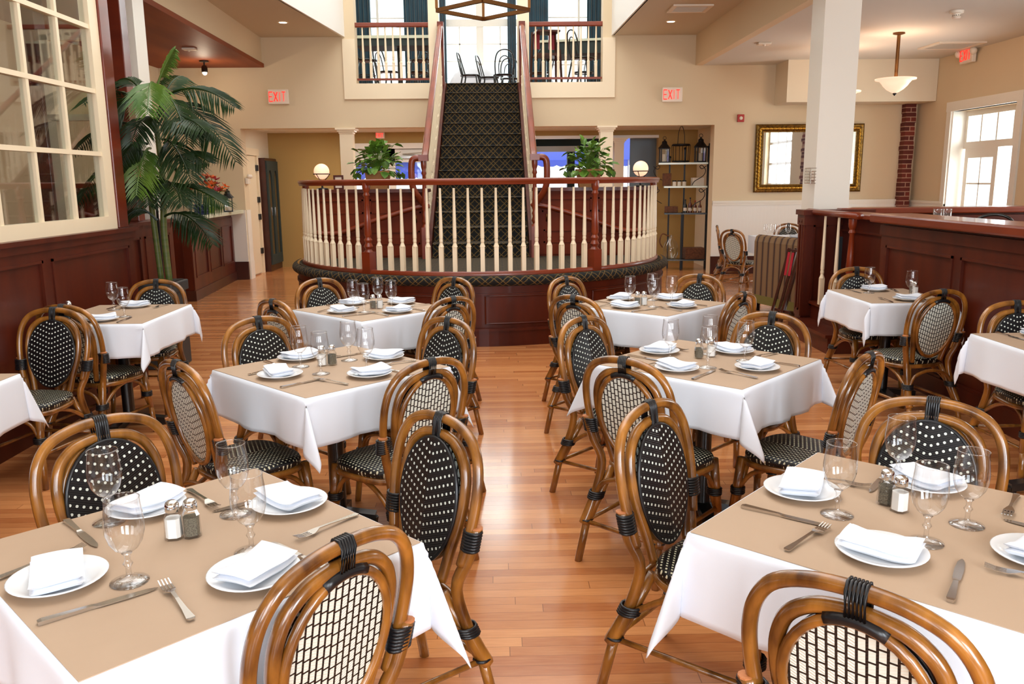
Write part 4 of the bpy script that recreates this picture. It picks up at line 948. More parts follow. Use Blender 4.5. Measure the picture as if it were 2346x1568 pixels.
for x, sd in ((-2.06, 'palm'), (1.78, 'shelf rack')):
    t = thing('globe_lamp', 'glowing peach globe lamp on the half wall at the %s end' % sd, 'lamp', (x, 10.2, 1.5), 0, 'globe lamps on the half walls')
    M().lathe([(.07, 0), (.07, .015), (.012, .025), (.012, .1), (.03, .11)], 14).build('base', 'iron', t, 'auto')
    M().ball((0, 0, .215), .092, 24).build('globe', 'globe', t, True)
    c_ = M().tube([(.097*cos(q), .097*sin(q), .185) for q in (2*pi*k/24 for k in range(24))], .006, 5, closed=True)
    for q in range(3): c_.tube([(.097*cos(q*2.1), .097*sin(q*2.1), .185), (.03*cos(q*2.1), .03*sin(q*2.1), .105)], .005, 5)
    c_.build('cradle', 'iron', t, True)
t = thing('picture_frame', 'small wooden picture frame standing beside the globe lamp', 'picture frame', (-1.87, 10.24, 1.5))
M().box((-.06, -.01, 0), (.06, .01, .02)).box((-.06, -.01, .15), (.06, .01, .17)).box((-.06, -.01, .02), (-.04, .01, .15)).box((.04, -.01, .02), (.06, .01, .15)).build('frame', 'maho', t); M().box((-.042, .0, .018), (.042, .006, .152)).build('picture', 'label', t)
# leafy plant in the lobby
t = thing('lobby_plant', 'leafy green lobby plant beside the cream lobby column', 'plant', (2.2, 16.6, 0))
M().lathe([(.12, 0), (.17, .35), (.15, .35)], 14).build('pot', 'terra', t, 'auto'); fm = M(); R = random.Random(5)
for k in range(90):
    th = R.uniform(0, 6.3); z = R.uniform(.5, 2.0); r = R.uniform(.05, .26); p = V((r*cos(th), r*sin(th), z)); d = V((cos(th), sin(th), R.uniform(-.6, .5))).normalized(); sd = d.cross(V((0, 0, 1))).normalized()
    i = fm.add((p, p+d*.08+sd*.04, p+d*.17, p+d*.08-sd*.04)); fm.face((i, i+1, i+2, i+3))
fm.tube([(0, 0, .3), (0, 0, 1.9)], .015, 6); fm.build('foliage', 'pothos', t)

# ------------------------------------------------------------------ signs and fittings
def letters(mb, txt, h, w, gap, st, y=0.0, mi=0):
    G = {'E': (((0, 0), (0, 1)), ((0, 0), (1, 0)), ((0, .5), (.85, .5)), ((0, 1), (1, 1))), 'X': (((0, 0), (1, 1)), ((0, 1), (1, 0))), 'I': (((.5, 0), (.5, 1)),), 'T': (((0, 1), (1, 1)), ((.5, 0), (.5, 1)))}
    x = -(len(txt)*w+(len(txt)-1)*gap)/2
    for c in txt:
        ww = w if c != 'I' else w*.5
        for k, (a, b) in enumerate(G[c]): mb.bar((x+a[0]*ww, y-.0004*k, (a[1]-.5)*h), (x+b[0]*ww, y-.0004*k, (b[1]-.5)*h), .006, st)
        x += ww+gap
def exit_sign(loc, rz, label, lamps=False, sc=1.0):
    t = thing('exit_sign', label, 'exit sign', loc, rz, 'lit EXIT signs')
    M().box((-.165*sc, -.03, -.115*sc), (.165*sc, .03, .115*sc)).build('housing', 'exitw', t, bevel=.008)
    mb = M(); letters(mb, 'EXIT', .145*sc, .056*sc, .022*sc, .016*sc, -.033); mb.build('lettering', 'exitr', t)
    if lamps:
        for s in (-1, 1): M().lathe([(.03, .03), (.055, .0), (.05, -.03), (1e-4, -.04)], 14, T=Matrix.Rotation(radians(90+20), 4, 'X') @ Matrix.Rotation(s*.4, 4, 'Y')).build('emergency_lamp', 'exitw', t, True).location = (s*.2, -.05, .03)
    return t
p = at(638, 222, Y=13.96); exit_sign((p.x, 13.965, p.z), 0, 'red EXIT sign on the tan wall between the palm and the stairs')
p = at(1540, 217, Y=13.96); exit_sign((p.x, 13.965, p.z), 0, 'red EXIT sign on the tan wall above the shelf rack alcove')
exit_sign((-2.1, LB-.04, 2.44), 0, 'red EXIT sign on the lobby wall over the glazed white doors', False, .5)
p = at(2219, 126, X=6.95); exit_sign((6.945, p.y, p.z), -pi/2+.0, 'red EXIT sign with twin emergency lamps above the side door', True)
p = at(1697, 271, Y=13.98); t = thing('fire_alarm', 'red square fire alarm above the wall mirror', 'alarm', (p.x, 13.98, p.z))
M().box((-.055, -.02, -.06), (.055, .02, .06)).build('housing', 'red', t, bevel=.006); M().lathe([(.03, 0), (.026, .008), (1e-4, .012)], 14, T=Matrix.Rotation(radians(90), 4, 'X')).build('strobe', 'exitw', t, True).location = (0, -.02, 0)
def downlight(x, y, z, label):
    t = thing('recessed_light', label, 'ceiling light', (x, y, z), 0, 'recessed ceiling lights')
    M().lathe([(.055, -.001), (.075, -.008), (.08, 0)], 20, caps=False).build('trim_ring', 'exitw', t, True); M().lathe([(1e-4, -.003), (.055, -.003)], 20, caps=False).build('lamp', 'bulb', t)
p = at(648, 52, z=3.865); downlight(p.x, p.y, 3.868, 'round recessed light in the ceiling above the palm side EXIT sign'); p = at(1537, 50, z=3.865); downlight(p.x, p.y, 3.868, 'round recessed light in the ceiling beside the white vent')
def ceiling_vent(x, y, z, a, b, label):
    t = thing('ceiling_vent', label, 'vent', (x, y, z)); f_ = M()
    for k, (e, h) in enumerate(((0, .0), (.05, .02))): pass
    f_.prism([(-a, -b), (a, -b), (a, -b+.06), (-a, -b+.06)], -.02, 0).prism([(-a, b-.06), (a, b-.06), (a, b), (-a, b)], -.02, 0).prism([(-a, -b+.06), (-a+.06, -b+.06), (-a+.06, b-.06), (-a, b-.06)], -.02, 0).prism([(a-.06, -b+.06), (a, -b+.06), (a, b-.06), (a-.06, b-.06)], -.02, 0)
    f_.build('frame', 'exitw', t); M().box((-a+.05, -b+.05, -.004), (a-.05, b-.05, -.001)).build('duct', 'black', t); sl = M(); n = 7
    for k in range(n): yy = -b+.08+(2*b-.16)*k/(n-1); sl.bar((-a+.055, yy, -.012), (a-.055, yy, -.012), .012, .016)
    sl.build('slats', 'exitw', t)
p = at(1580, 20, z=3.86); ceiling_vent(p.x, p.y, 3.87, .27, .24, 'square white vent in the tan ceiling strip'); p = at(2180, 103, z=3.4); ceiling_vent(p.x, p.y, 3.4, .33, .3, 'square white vent in the pale side ceiling')
for q, z, lb in (((1750, 98), 3.4, 'small white detector on the pale side ceiling near the beam'), ((434, 110), 3.41, 'white detector box on the dark wood soffit')):
    p = at(*q, z=z); t = thing('ceiling_detector', lb, 'detector', (p.x, p.y, z)); M().box((-.09, -.06, -.03), (.09, .06, 0)).build('housing', 'exitw', t, bevel=.01); M().ball((0, -.03, -.03), .022).build('lens', 'exitw', t, True)
p = at(2192, 25, z=3.4); t = thing('smoke_detector', 'round cream smoke detector on the pale side ceiling', 'smoke detector', (p.x, p.y, 3.4))
M().lathe([(.075, 0), (.07, -.025), (.045, -.03), (.042, -.06), (.05, -.065), (.04, -.08), (1e-4, -.085)], 18).build('housing', 'exitw', t, 'auto'); M().lathe([(.0435, -.045), (.0435, -.055)], 12).build('vents', 'black', t)
p = at(467, 139, z=3.41); t = thing('spotlight', 'small black spotlight hanging from the dark wood soffit', 'spotlight', (p.x, p.y, 3.41))
M().lathe([(.07, 0), (.07, -.02), (.012, -.03), (.012, -.07)], 12).lathe([(.03, -.07), (.045, -.1), (.045, -.17)], 14).build('housing', 'black', t, 'auto'); M().ball((0, 0, -.175), .035).build('bulb', 'bulb', t, True)
sl = bpy.data.lights.new('spot_bulb', 'POINT'); sl.energy = 9; sl.color = (1, .82, .6); sl.shadow_soft_size = .05; o = bpy.data.objects.new('spot_bulb', sl); COL.objects.link(o); o.location = (p.x, p.y-.02, 3.12)
def pendant(x, y, ztop, zrim, r, label):
    t = thing('pendant_lamp', label, 'lamp', (x, y, ztop), 0, 'alabaster bowl pendants'); L = ztop-zrim
    M().lathe([(.07, 0), (.075, -.015), (.02, -.03)], 18).build('canopy', 'bronze', t, 'auto'); M().lathe([(.022, -.02), (.022, -L+.0)], 12).build('rod', 'bronze', t, 'auto')
    M().lathe([(r, -L+.005), (r*.99, -L-.012), (r*.8, -L-.02), (r*.66, -L-.06), (r*.6, -L-.085), (r*.58, -L-.09), (r*.42, -L-.13), (r*.2, -L-.165), (.01, -L-.18)], 32, caps=False).build('bowl', 'bowl', t, True)
    M().lathe([(.022, -L-.176), (.025, -L-.185), (.004, -L-.21), (1e-4, -L-.212)], 12).build('finial', 'iron', t, True)
    sl = bpy.data.lights.new('pendant_bulb', 'POINT'); sl.energy = 15; sl.color = (1, .72, .5); sl.shadow_soft_size = .08; o = bpy.data.objects.new('pendant_bulb', sl); COL.objects.link(o); o.location = (x, y, zrim+.1)
p = at(2060, 75, z=3.4); q = at(2056, 181, Y=p.y); pendant(p.x, p.y, 3.4, q.z, .25, 'alabaster bowl pendant hanging on a bronze rod near the side door')
p = at(1930, 210, Y=12.2); pendant(p.x, 12.2, 3.4, p.z, .25, 'alabaster bowl pendant mostly hidden behind the white pillar')
# caged thermostat on the white pillar, emergency light by the lobby door
p = at(1843, 403, Y=8.5); t = thing('thermostat_cage', 'caged thermostat on the corner of the white pillar', 'thermostat', (3.26, 8.55, p.z))
M().box((-.03, -.03, -.05), (-.003, .05, .05)).build('thermostat', 'label', t, bevel=.006); c_ = M()
for k in range(6): z = -.075+.03*k; c_.tube([(0, -.07, z), (-.055, -.07, z), (-.055, .09, z), (0, .09, z)], .003, 4)
for k in range(5): c_.tube([(-.055, -.07+.04*k, -.075), (-.055, -.07+.04*k, .075)], .003, 4)
c_.build('wire_cage', 'chrome', t)
p = at(566, 415, X=-4.11); t = thing('emergency_light', 'small twin emergency light beside the lobby side door', 'emergency light', (-4.105, 14.12, p.z))
M().box((0, -.07, -.05), (.05, .07, .05)).build('housing', 'exitw', t, bevel=.01)
for s in (-1, 1): M().ball((.06, s*.05, .075), .035).build('lamp_head', 'exitw', t, True)

# ------------------------------------------------------------------ mirror and brick pier on the wall behind the stage
a, b = at(1736, 285, Y=13.95), at(1968, 439, Y=13.95); t = thing('wall_mirror', 'large rectangular mirror in an ornate gold frame', 'mirror', ((a.x+b.x)/2, 13.985, (a.z+b.z)/2)); hx, hz = (b.x-a.x)/2+.02, (a.z-b.z)/2
f_ = M(); prof = [(0, 0), (0, -.03), (.02, -.045), (.05, -.035), (.09, -.05), (.115, -.03), (.13, -.03), (.13, 0)]
for i, (d, y) in enumerate(prof):
    f_.v += [V((sx*(hx-d), y, sz*(hz-d))) for sx, sz in ((-1, -1), (1, -1), (1, 1), (-1, 1))]
for i in range(len(prof)-1):
    for k in range(4): f_.face((i*4+k, i*4+(k+1) % 4, i*4+4+(k+1) % 4, i*4+4+k))
f_.build('frame', 'gold', t); lp = []
for (xa, za), (xb, zb) in (((-1, -1), (1, -1)), ((1, -1), (1, 1)), ((1, 1), (-1, 1)), ((-1, 1), (-1, -1))):
    n = 96 if xa != xb else 64
    for k in range(n): lp.append(((xa+(xb-xa)*k/n)*(hx-.07), -.042, (za+(zb-za)*k/n)*(hz-.07)))
M().tube(lp, [.012+.011*abs(sin(k*pi/4)) for k in range(len(lp))], 8, closed=True).build('beaded_border', 'goldbead', t, True); M().box((-hx+.125, -.02, -hz+.125), (hx-.125, -.015, hz-.125)).build('mirror_glass', 'mirror', t)
rb = M(); R = random.Random(9)
for k in range(37):
    z0 = k*.0745; x0 = 6.745+R.uniform(-.01, .01); rb.box((x0, 13.85+R.uniform(-.006, .006), z0), (6.91+R.uniform(-.008, .008), 13.998, z0+.0745))
struct(rb.build('wall_brick_pier', 'brick'))

# ------------------------------------------------------------------ bar on the palm side
t = thing('bar_counter', 'dark panelled bar with a pale counter top behind the palm', 'bar', (0, 0, 0))
P = [(-5.0, 11.42), (-4.12, 11.40), (-4.34, 13.95), (-5.0, 13.95)]; bm_ = M().prism(P, 0, 1.1)
panel_frame(bm_, (-5.0, 11.42, .1), (1, -.02, 0), .88, 0, .98, (0, -1, 0), 1, .1)
u = (V(P[2]+(0,))-V(P[1]+(0,))).normalized(); panel_frame(bm_, (P[1][0], P[1][1], .14), u, 2.55, 0, .9, (u.y, -u.x, 0), 3, .12)
bm_.build('body', 'maho', t); M().prism([(-5.02, 11.36), (-4.02, 11.34), (-4.13, 13.95), (-5.02, 13.95)], 1.1, 1.155).build('countertop', 'counter', t, bevel=.006)
M().prism([(-5.0, 11.39), (-4.09, 11.37), (-4.31, 13.94), (-4.5, 13.94)], 0, .14).build('plinth', 'darkbase', t)
t = thing('bar_end_cabinet', 'tall mahogany cabinet at the near end of the bar', 'cabinet', (-4.9, 11.02, 0))
c_ = M().box((-.35, -.3, 0), (.35, .3, 1.55)); panel_frame(c_, (-.35, -.3, .1), (1, 0, 0), .7, 0, 1.4, (0, -1, 0), 1, .09); c_.build('body', 'maho', t); M().box((-.37, -.33, 1.55), (.37, .33, 1.6)).build('cap', 'maho', t)
p = at(484, 476, Y=12.7); t = thing('flower_vase', 'green glass vase of orange lilies on the bar counter', 'vase', (p.x-.02, 12.7, 1.155))
M().lathe([(.06, 0), (.085, .06), (.09, .12), (.07, .18), (.075, .22)], 18).build('vase', 'greenglass', t, True); R = random.Random(4); fl, fc, gr = M(), M(), M()
for k in range(30):
    th = R.uniform(0, 6.3); el = R.uniform(.2, 1.5); r = R.uniform(.16, .3); p = V((r*cos(el)*cos(th), r*cos(el)*sin(th), .25+r*sin(el))); gr.tube([(0, 0, .15), tuple(p)], .004, 4); o_ = p.normalized()
    mb = fl; mi_ = 0 if k % 4 else 1
    for j in range(6):
        q = 2*pi*j/6; e1 = o_.cross(V((.3, .2, 1))).normalized(); e2 = o_.cross(e1); d = (o_*.6+e1*cos(q)+e2*sin(q)).normalized(); s_ = o_.cross(d).normalized()*.02
        i = mb.add((p, p+d*.05+s_, p+d*.095, p+d*.05-s_)); mb.face((i, i+1, i+2, i+3), mi_)
for k in range(26):
    th = R.uniform(0, 6.3); d = V((cos(th), sin(th), R.uniform(-.2, .7))).normalized(); p = V((0, 0, .24))+d*.1; s_ = d.cross(V((0, 0, 1))).normalized()*.02; i = gr.add((p, p+d*.12+s_, p+d*.27, p+d*.12-s_)); gr.face((i, i+1, i+2, i+3))
fl.build('petals', ['orange', 'crimson'], t); gr.build('greenery', 'pothos', t)
LAN = None
def lantern(loc, rz, sc, label):
    global LAN
    if LAN is None:
        t = LAN = thing('candle_lantern', label, 'lantern', loc, rz, 'black candle lanterns'); f_ = M().box((-.08, -.08, 0), (.08, .08, .02))
        for sx in (-1, 1):
            for sy in (-1, 1): f_.box((sx*.07-.008, sy*.07-.008, .02), (sx*.07+.008, sy*.07+.008, .24))
        f_.box((-.085, -.085, .24), (.085, .085, .255)); f_.build('frame', 'iron', t)
        M().lathe([(.115, .255), (.05, .33), (.045, .36), (.05, .365), (.012, .395), (.012, .41), (1e-4, .415)], 8).build('roof', 'iron', t, 'auto'); M().lathe([(.035, .02), (.035, .15), (1e-4, .155)], 14).build('candle', 'label', t, 'auto'); M().box((-.068, -.068, .02), (.068, .068, .24)).build('glass', 'pane', t)
        M().tube([(.03*cos(q), 0, .43+.03*sin(q)) for q in (2*pi*k/14 for k in range(14))], .004, 5, closed=True).build('ring_handle', 'iron', t, True); t.scale = (sc,)*3; return t
    c = dup(LAN, loc, rz, label); c.scale = (sc,)*3; return c
p = at(523, 474, Y=13.1); lantern((p.x, 13.1, 1.155), .3, .85, 'black candle lantern on the bar counter beside the orange lilies')
p = at(458, 484, Y=11.9)
for k in range(4): tag(M().box((-.09, -.06, 0), (.09, .06, .035)).build('folded_linen', 'navy', None, bevel=.012), ['lowest', 'second', 'third', 'topmost'][k]+' folded navy linen of the small pile on the bar', 'napkin', 'folded navy linens on the bar').location = (p.x+.01*(k % 2), 11.95, 1.156+.037*k)
# display cabinet with arched glass doors in the lobby
t = thing('display_cabinet', 'dark cabinet with two arched glass doors beside the lobby side door', 'cabinet', (-4.19, 15.2, 0))
M().box((0, 0, 0), (.12, .8, .12)).box((0, 0, .12), (.12, .03, 2.02)).box((0, .77, .12), (.12, .8, 2.02)).box((0, .03, 1.98), (.12, .77, 2.03)).box((0, .03, .12), (.02, .77, 1.98)).build('body', 'darkbase', t)
for k in range(2):
    y0 = .03+.37*k; d_ = M().box((.12, y0, .12), (.15, y0+.37, .3)).box((.12, y0, .3), (.15, y0+.07, 1.98)).box((.12, y0+.3, .3), (.15, y0+.37, 1.98)); n = 10
    P = [(y0+.07, 1.98)]+[(y0+.185-.115*cos(pi*j/n), 1.62+.2*sin(pi*j/n)) for j in range(n+1)]+[(y0+.3, 1.98)]
    i = d_.add([(.15, a_, z_) for a_, z_ in P]+[(.12, a_, z_) for a_, z_ in P]); m_ = len(P); d_.face([i+j for j in range(m_)]); d_.face([i+m_+j for j in reversed(range(m_))])
    for j in range(m_): d_.face((i+j, i+(j+1) % m_, i+m_+(j+1) % m_, i+m_+j))
    dd = d_.build('door', 'slate', t); M().box((.132, y0+.06, .28), (.136, y0+.31, 1.85)).build('door_glass', 'pane', dd); M().box((.15, y0+(.33 if k == 0 else .02), 1.0), (.17, y0+(.35 if k == 0 else .04), 1.15)).build('door_handle', 'chrome', dd)

# ------------------------------------------------------------------ shelf rack in the alcove
t = thing('shelf_rack', 'black iron shelf rack with scrolled brackets in the wall alcove', 'shelf rack', (3.38, 14.78, 0), radians(-10)); RK = t
XL, XR, YA, YB = -.42, .38, -.16, .16
for x, y, h in ((XL+.14, YB, 1.95), (-.02, YB, 2.1), (XR, YB, 2.12), (XR, YA, 2.15), (-.06, YA, .98)):
    M().box((x-.014, y-.014, 0), (x+.014, y+.014, h)).ball((x, y, h+.02), .024, 8).build('post', 'iron', t, 'auto')
for z, xl, th in ((.17, XL+.1, .02), (.98, XL+.06, .025), (1.44, XL+.04, .03), (1.84, XL-.06, .03)):
    M().box((xl, YA-.02, z), (XR-.02, YB, z+th)).build('shelf', 'counter' if z > 1 else 'black', t)
for z in (1.84, 1.44):
    sc_ = spline([(XR-.05, YA-.01, z-.03), (XR-.12, YA-.01, z-.08), (XR-.16, YA-.01, z-.04), (XR-.12, YA-.01, z-.02), (XR-.06, YA-.01, z-.1), (XR-.1, YA-.01, z-.2), (XR-.24, YA-.01, z-.29), (XR-.28, YA-.01, z-.36)], 4)
    M().tube(sc_, .007, 5).build('scroll', 'iron', t, True); M().tube([(XL+.1-(p.x-XR+.3), p.y, p.z) for p in sc_[:24]], .006, 5).build('scroll', 'iron', t, True)
def onrack(x, y, z): return RK.matrix_basis @ V((x, y, z))
RK.matrix_basis = Matrix.Translation((3.38, 14.78, 0)) @ RZ(radians(-10))
lantern(onrack(-.385, 0, 1.873), .05, .98, 'black candle lantern at the open end of the top rack shelf'); lantern(onrack(.235, -.02, 1.873), .1, 1.05, 'taller black candle lantern on the top rack shelf near the finial')
t = thing('wire_basket', 'tall black wire basket between two lanterns on the rack', 'basket', onrack(-.1, -.02, 1.873)); c_ = M()
for z, r in ((.02, .135), (.3, .14)): c_.tube([(r*cos(q), r*.8*sin(q), z) for q in (2*pi*k/20 for k in range(20))], .02 if z > .1 else .015, 6, closed=True)
for k in range(8): q = k*pi/4; c_.tube([(.15*cos(q), .12*sin(q), .01), (.16*cos(q), .128*sin(q), .3)], .005, 4)
c_.build('body', 'iron', t, True); M().tube(spline([(-.06, 0, .3), (-.05, 0, .5), (0, 0, .62), (.05, 0, .5), (.06, 0, .3)], 5), .006, 5).build('handle', 'iron', t, True)
def boxthing(name, loc, sz, m_, label, cat, rz=0): o = tag(M().box((-sz[0]/2, -sz[1]/2, 0), (sz[0]/2, sz[1]/2, sz[2])).build(name, m_, None, bevel=.006), label, cat); o.location = loc; o.rotation_euler = (0, 0, rz); return o
boxthing('storage_box', onrack(-.33, 0, 1.472), (.12, .2, .22), 'wicker', 'dark brown box on the second rack shelf', 'box'); boxthing('storage_box', onrack(.2, .02, 1.472), (.2, .16, .14), 'label', 'pale pink box on the second rack shelf', 'box')
for k in range(3):
    t = thing('glass_jar', ['first', 'second', 'third'][k]+' small lidded jar in the row beside the pink box', 'jar', onrack(-.2+.085*k, -.06, 1.472), 0, 'small jars on the rack'); M().lathe([(.035, 0), (.035, .075)], 14).build('jar', 'label', t, 'auto'); M().lathe([(.037, .075), (.037, .095)], 14).build('lid', 'iron', t, 'auto')
boxthing('wooden_crate', onrack(-.24, 0, 1.007), (.2, .2, .11), 'wicker', 'small open wooden crate on the third rack shelf', 'crate')
for k in range(4):
    t = thing('sauce_bottle', 'dark sauce bottle with a pale label, %s from the crate on the rack' % ['first', 'second', 'third', 'fourth'][k], 'bottle', onrack(.0+.085*k, -.05+.02*(k % 2), 1.007), 0, 'bottles on the rack'); sc_ = (1.1, 1.25, 1, 1)[k]
    M().lathe([(.03*sc_, 0), (.03*sc_, .11*sc_), (.012, .15*sc_), (.011, .19*sc_)], 14).build('bottle', 'black' if k == 0 else 'amber', t, 'auto'); M().lathe([(.014, .19*sc_), (.014, .21*sc_)], 10).build('cap', 'red' if k > 1 else 'iron', t); M().lathe([(.0305*sc_, .03), (.0305*sc_, .085)], 14, caps=False).build('label', 'label', t)
t = thing('glass_demijohn', 'large round glass jug with a handle low on the rack', 'jug', onrack(-.23, -.02, .192)); M().lathe([(.08, 0), (.13, .08), (.135, .2), (.1, .3), (.04, .36), (.045, .42)], 20, caps=False).build('jug', 'pane', t, True); M().tube(spline([(-.04, 0, .4), (-.16, 0, .44), (-.2, 0, .3), (-.15, 0, .2)], 5), .012, 6).build('handle', 'wicker', t, True)
boxthing('wicker_basket', onrack(.17, .0, .192), (.34, .26, .2), 'wicker', 'brown wicker basket at the bottom of the rack', 'basket')

# ------------------------------------------------------------------ booth bench, tray stand, far table
A, B = V((3.15, 10.02, 0)), V((3.42, 9.1, 0)); d = (B-A).normalized(); n = V((-d.y, d.x, 0)); L = (B-A).length; ang = math.atan2(d.y, d.x)
t = thing('booth_bench', 'bench with a tall striped upholstered back beside the panelled pier', 'bench', A, ang)
bk = M(); pr = [(.0, .2), (-.0, .84), (.02, .9), (.06, .92), (.12, .9), (.14, .84), (.14, .2)]
for i in range(len(pr)-1):
    (a0, z0), (a1, z1) = pr[i], pr[i+1]; bk.quad((L, a0, z0), (0, a0, z0), (0, a1, z1), (L, a1, z1), 0, [(L, z0), (0, z0), (0, z1), (L, z1)])
for x, fl in ((0, 1), (L, 0)):
    i = bk.add([(x, a_, z_) for a_, z_ in pr]); bk.face([i+k for k in (range(len(pr)) if fl else reversed(range(len(pr))))], 0, [(.06+a_, z_) for a_, z_ in pr])
bk.build('upholstered_back', 'stripe', t); M().box((0, -.005, .1), (L, .6, .2)).build('base_rail', 'olive', t); M().box((.0, .14, .2), (L, .62, .44)).build('seat_cushion', 'stripe', t, bevel=.03)
for x in (.05, L-.05):
    for y in (.04, .55): M().prism([(x-.025, y-.025), (x+.025, y-.025), (x+.025, y+.025), (x-.025, y+.025)], 0, .1).build('leg', 'black', t)
t = thing('folding_tray_stand', 'folded dark wooden tray stand with straps leaning by the striped bench', 'tray stand', (3.09, 9.0, 0), radians(-75))
for k, (x0, x1, y) in enumerate(((-.02, .07, 0), (.16, .26, 0), (.03, .12, .05), (.12, .22, .05))): M().bar((x0-.05, y-.02, 0), (x1+.01, y+.09, .84), .035, .025).build('leg', 'darkbase', t)
for z in (.82, .16): M().bar((-.03+.1*z, .0+.1*z, z), (.24+.03*z, .0+.1*z, z), .022).build('crossbar', 'darkbase', t)
for x in (.1, .17): M().quad((x, .06, .8), (x+.04, .06, .8), (x+.03, .03, .55), (x-.01, .03, .55)).build('strap', 'redcloth', t, solid=.004)
def plain_table(x, y, a, label):
    t = thing('dining_table', label, 'table', (x, y, 0)); M().box((-a+.015, -a+.015, .715), (a-.015, a-.015, .743)).build('tabletop', 'black', t); M().lathe([(.035, .03), (.035, .72)], 12).lathe([(.2, 0), (.2, .03)], 16).build('pedestal', 'black', t, 'auto')
    o = M().box((-a-.01, -a-.01, .50), (-a, a+.01, .752)).box((a, -a-.01, .50), (a+.01, a+.01, .752)).box((-a, -a-.01, .5), (a, -a, .752)).box((-a, a, .5), (a, a+.01, .752)).box((-a, -a, .745), (a, a, .752)).build('tablecloth', 'linen'); o.location = (x, y, 0); tag(o, 'white cloth on the far table behind the striped bench', 'tablecloth', 'white tablecloths')
plain_table(4.2, 12.05, .38, 'far table under a white cloth behind the striped bench')
put_chair(3.5, 11.62, math.atan2(-.8, .6), 'rattan bistro chair turned away, in front of the white wainscot by the striped bench', 'rattan bistro chairs at the far table')
put_chair(3.62, 12.45, math.atan2(-1, -.25), 'rattan bistro chair side-on against the white wainscot by the shelf rack', 'rattan bistro chairs at the far table')
put_chair(4.5, 12.62, math.atan2(.25, -1), 'rattan bistro chair peeking over the glasses behind the striped bench', 'rattan bistro chairs at the far table')
for k, (x, y) in enumerate(((3.92, 11.95), (4.0, 11.9), (4.1, 12.0), (4.2, 11.85))): put('water_goblet', (x, y, .752), k, '%s of four water glasses on the far table by the wainscot' % ['first', 'second', 'third', 'fourth'][k], 'stemmed water glasses')
for k, (x, y) in enumerate(((4.3, 11.8), (4.42, 11.98))): put('side_plate', (x, y, .752), k, '%s white plate on the far table behind the striped bench' % ['first', 'second'][k], 'white side plates'); put('folded_napkin', (x, y, .752), k, 'folded napkin on the %s plate of the far table' % ['first', 'second'][k], 'folded white napkins')
struct(M().box((3.61, 6.8, 0), (6.99, 8.39, .36)).build('floor_platform', 'maho'))
t = thing('serving_counter', 'dark serving counter behind the booth wall', 'counter', (4.55, 7.75, .36)); M().box((-.7, -.3, 0), (.8, .3, .76)).build('body', 'maho', t); M().box((-.72, -.32, .76), (.82, .32, .79)).build('top', 'maho', t)
for k, q in enumerate(((2148, 490), (2170, 492))): p = at(*q, Y=7.7); tag(M().lathe([(.036, 0), (.04, .14)], 18).lathe([(.037, .14), (.034, .01), (1e-4, .008)], 18, caps=False).build('tumbler', 'glass', None, True), '%s clear tumbler on the counter behind the booth wall' % ['first', 'second'][k], 'glass', 'tumblers on the counter').location = (p.x, 7.7, 1.15)

# ------------------------------------------------------------------ lantern chandelier in the light well
LC = V((-.09, 9.5, 3.40)); t = thing('lantern_chandelier', 'large open square iron lantern hanging in the light well', 'chandelier', LC); r = .50; HT = 1.1
cs = [(r, 0), (0, r), (-r, 0), (0, -r)]
for z, nm_, k_ in ((0, 'bottom_frame', 1.0), (HT, 'top_frame', 1.0)):
    f_ = M()
    for k in range(4): f_.bar((*[c*k_ for c in cs[k]], z), (*[c*k_ for c in cs[(k+1) % 4]], z), .03, .04)
    f_.build(nm_, 'lanternm' if 'lanternm' in MT else 'bronze', t)
for x, y in cs: M().bar((x, y, .021), (x, y, HT-.021), .03).build('upright', 'bronze', t)
M().tube([(0, 0, HT), (0, 0, 4.19)], .012, 6).build('hanging_rod', 'iron', t); M().bar((-r, 0, HT), (r, 0, HT), .02).bar((0, -r, HT+.01), (0, r, HT+.01), .02).build('crossbars', 'bronze', t)

# ------------------------------------------------------------------ gallery furniture, seen through the openings
def curtain(x0, x1, y, z0, z1, label):
    w_ = x1-x0; nf = max(3, round(w_/.09)); mb = M()
    mb.grid(lambda u, v: (x0+w_*u, y+.04*sin(u*2*pi*nf)*(1-.3*v), z1+(z0-z1)*v), nf*8, 6)
    tag(mb.build('curtain', 'teal', None, True, solid=.006), label, 'curtain', 'teal gallery curtains')
for a, b, lb in ((808, 850, 'teal curtain at the far palm side of the gallery'), (926, 984, 'wide teal curtain in the palm side gallery opening beside the middle post'), (1003, 1022, 'narrow teal curtain on the palm side of the gallery doors'), (1163, 1182, 'narrow teal curtain on the shelf rack side of the gallery doors'), (1206, 1256, 'wide teal curtain behind the red slatted high chair'), (1345, 1384, 'teal curtain at the far shelf rack side of the gallery')):
    p, q = at(a, 60, Y=18.3), at(b, 60, Y=18.3); curtain(p.x, q.x, 18.3, 3.17, 6.9, lb)
BW = None
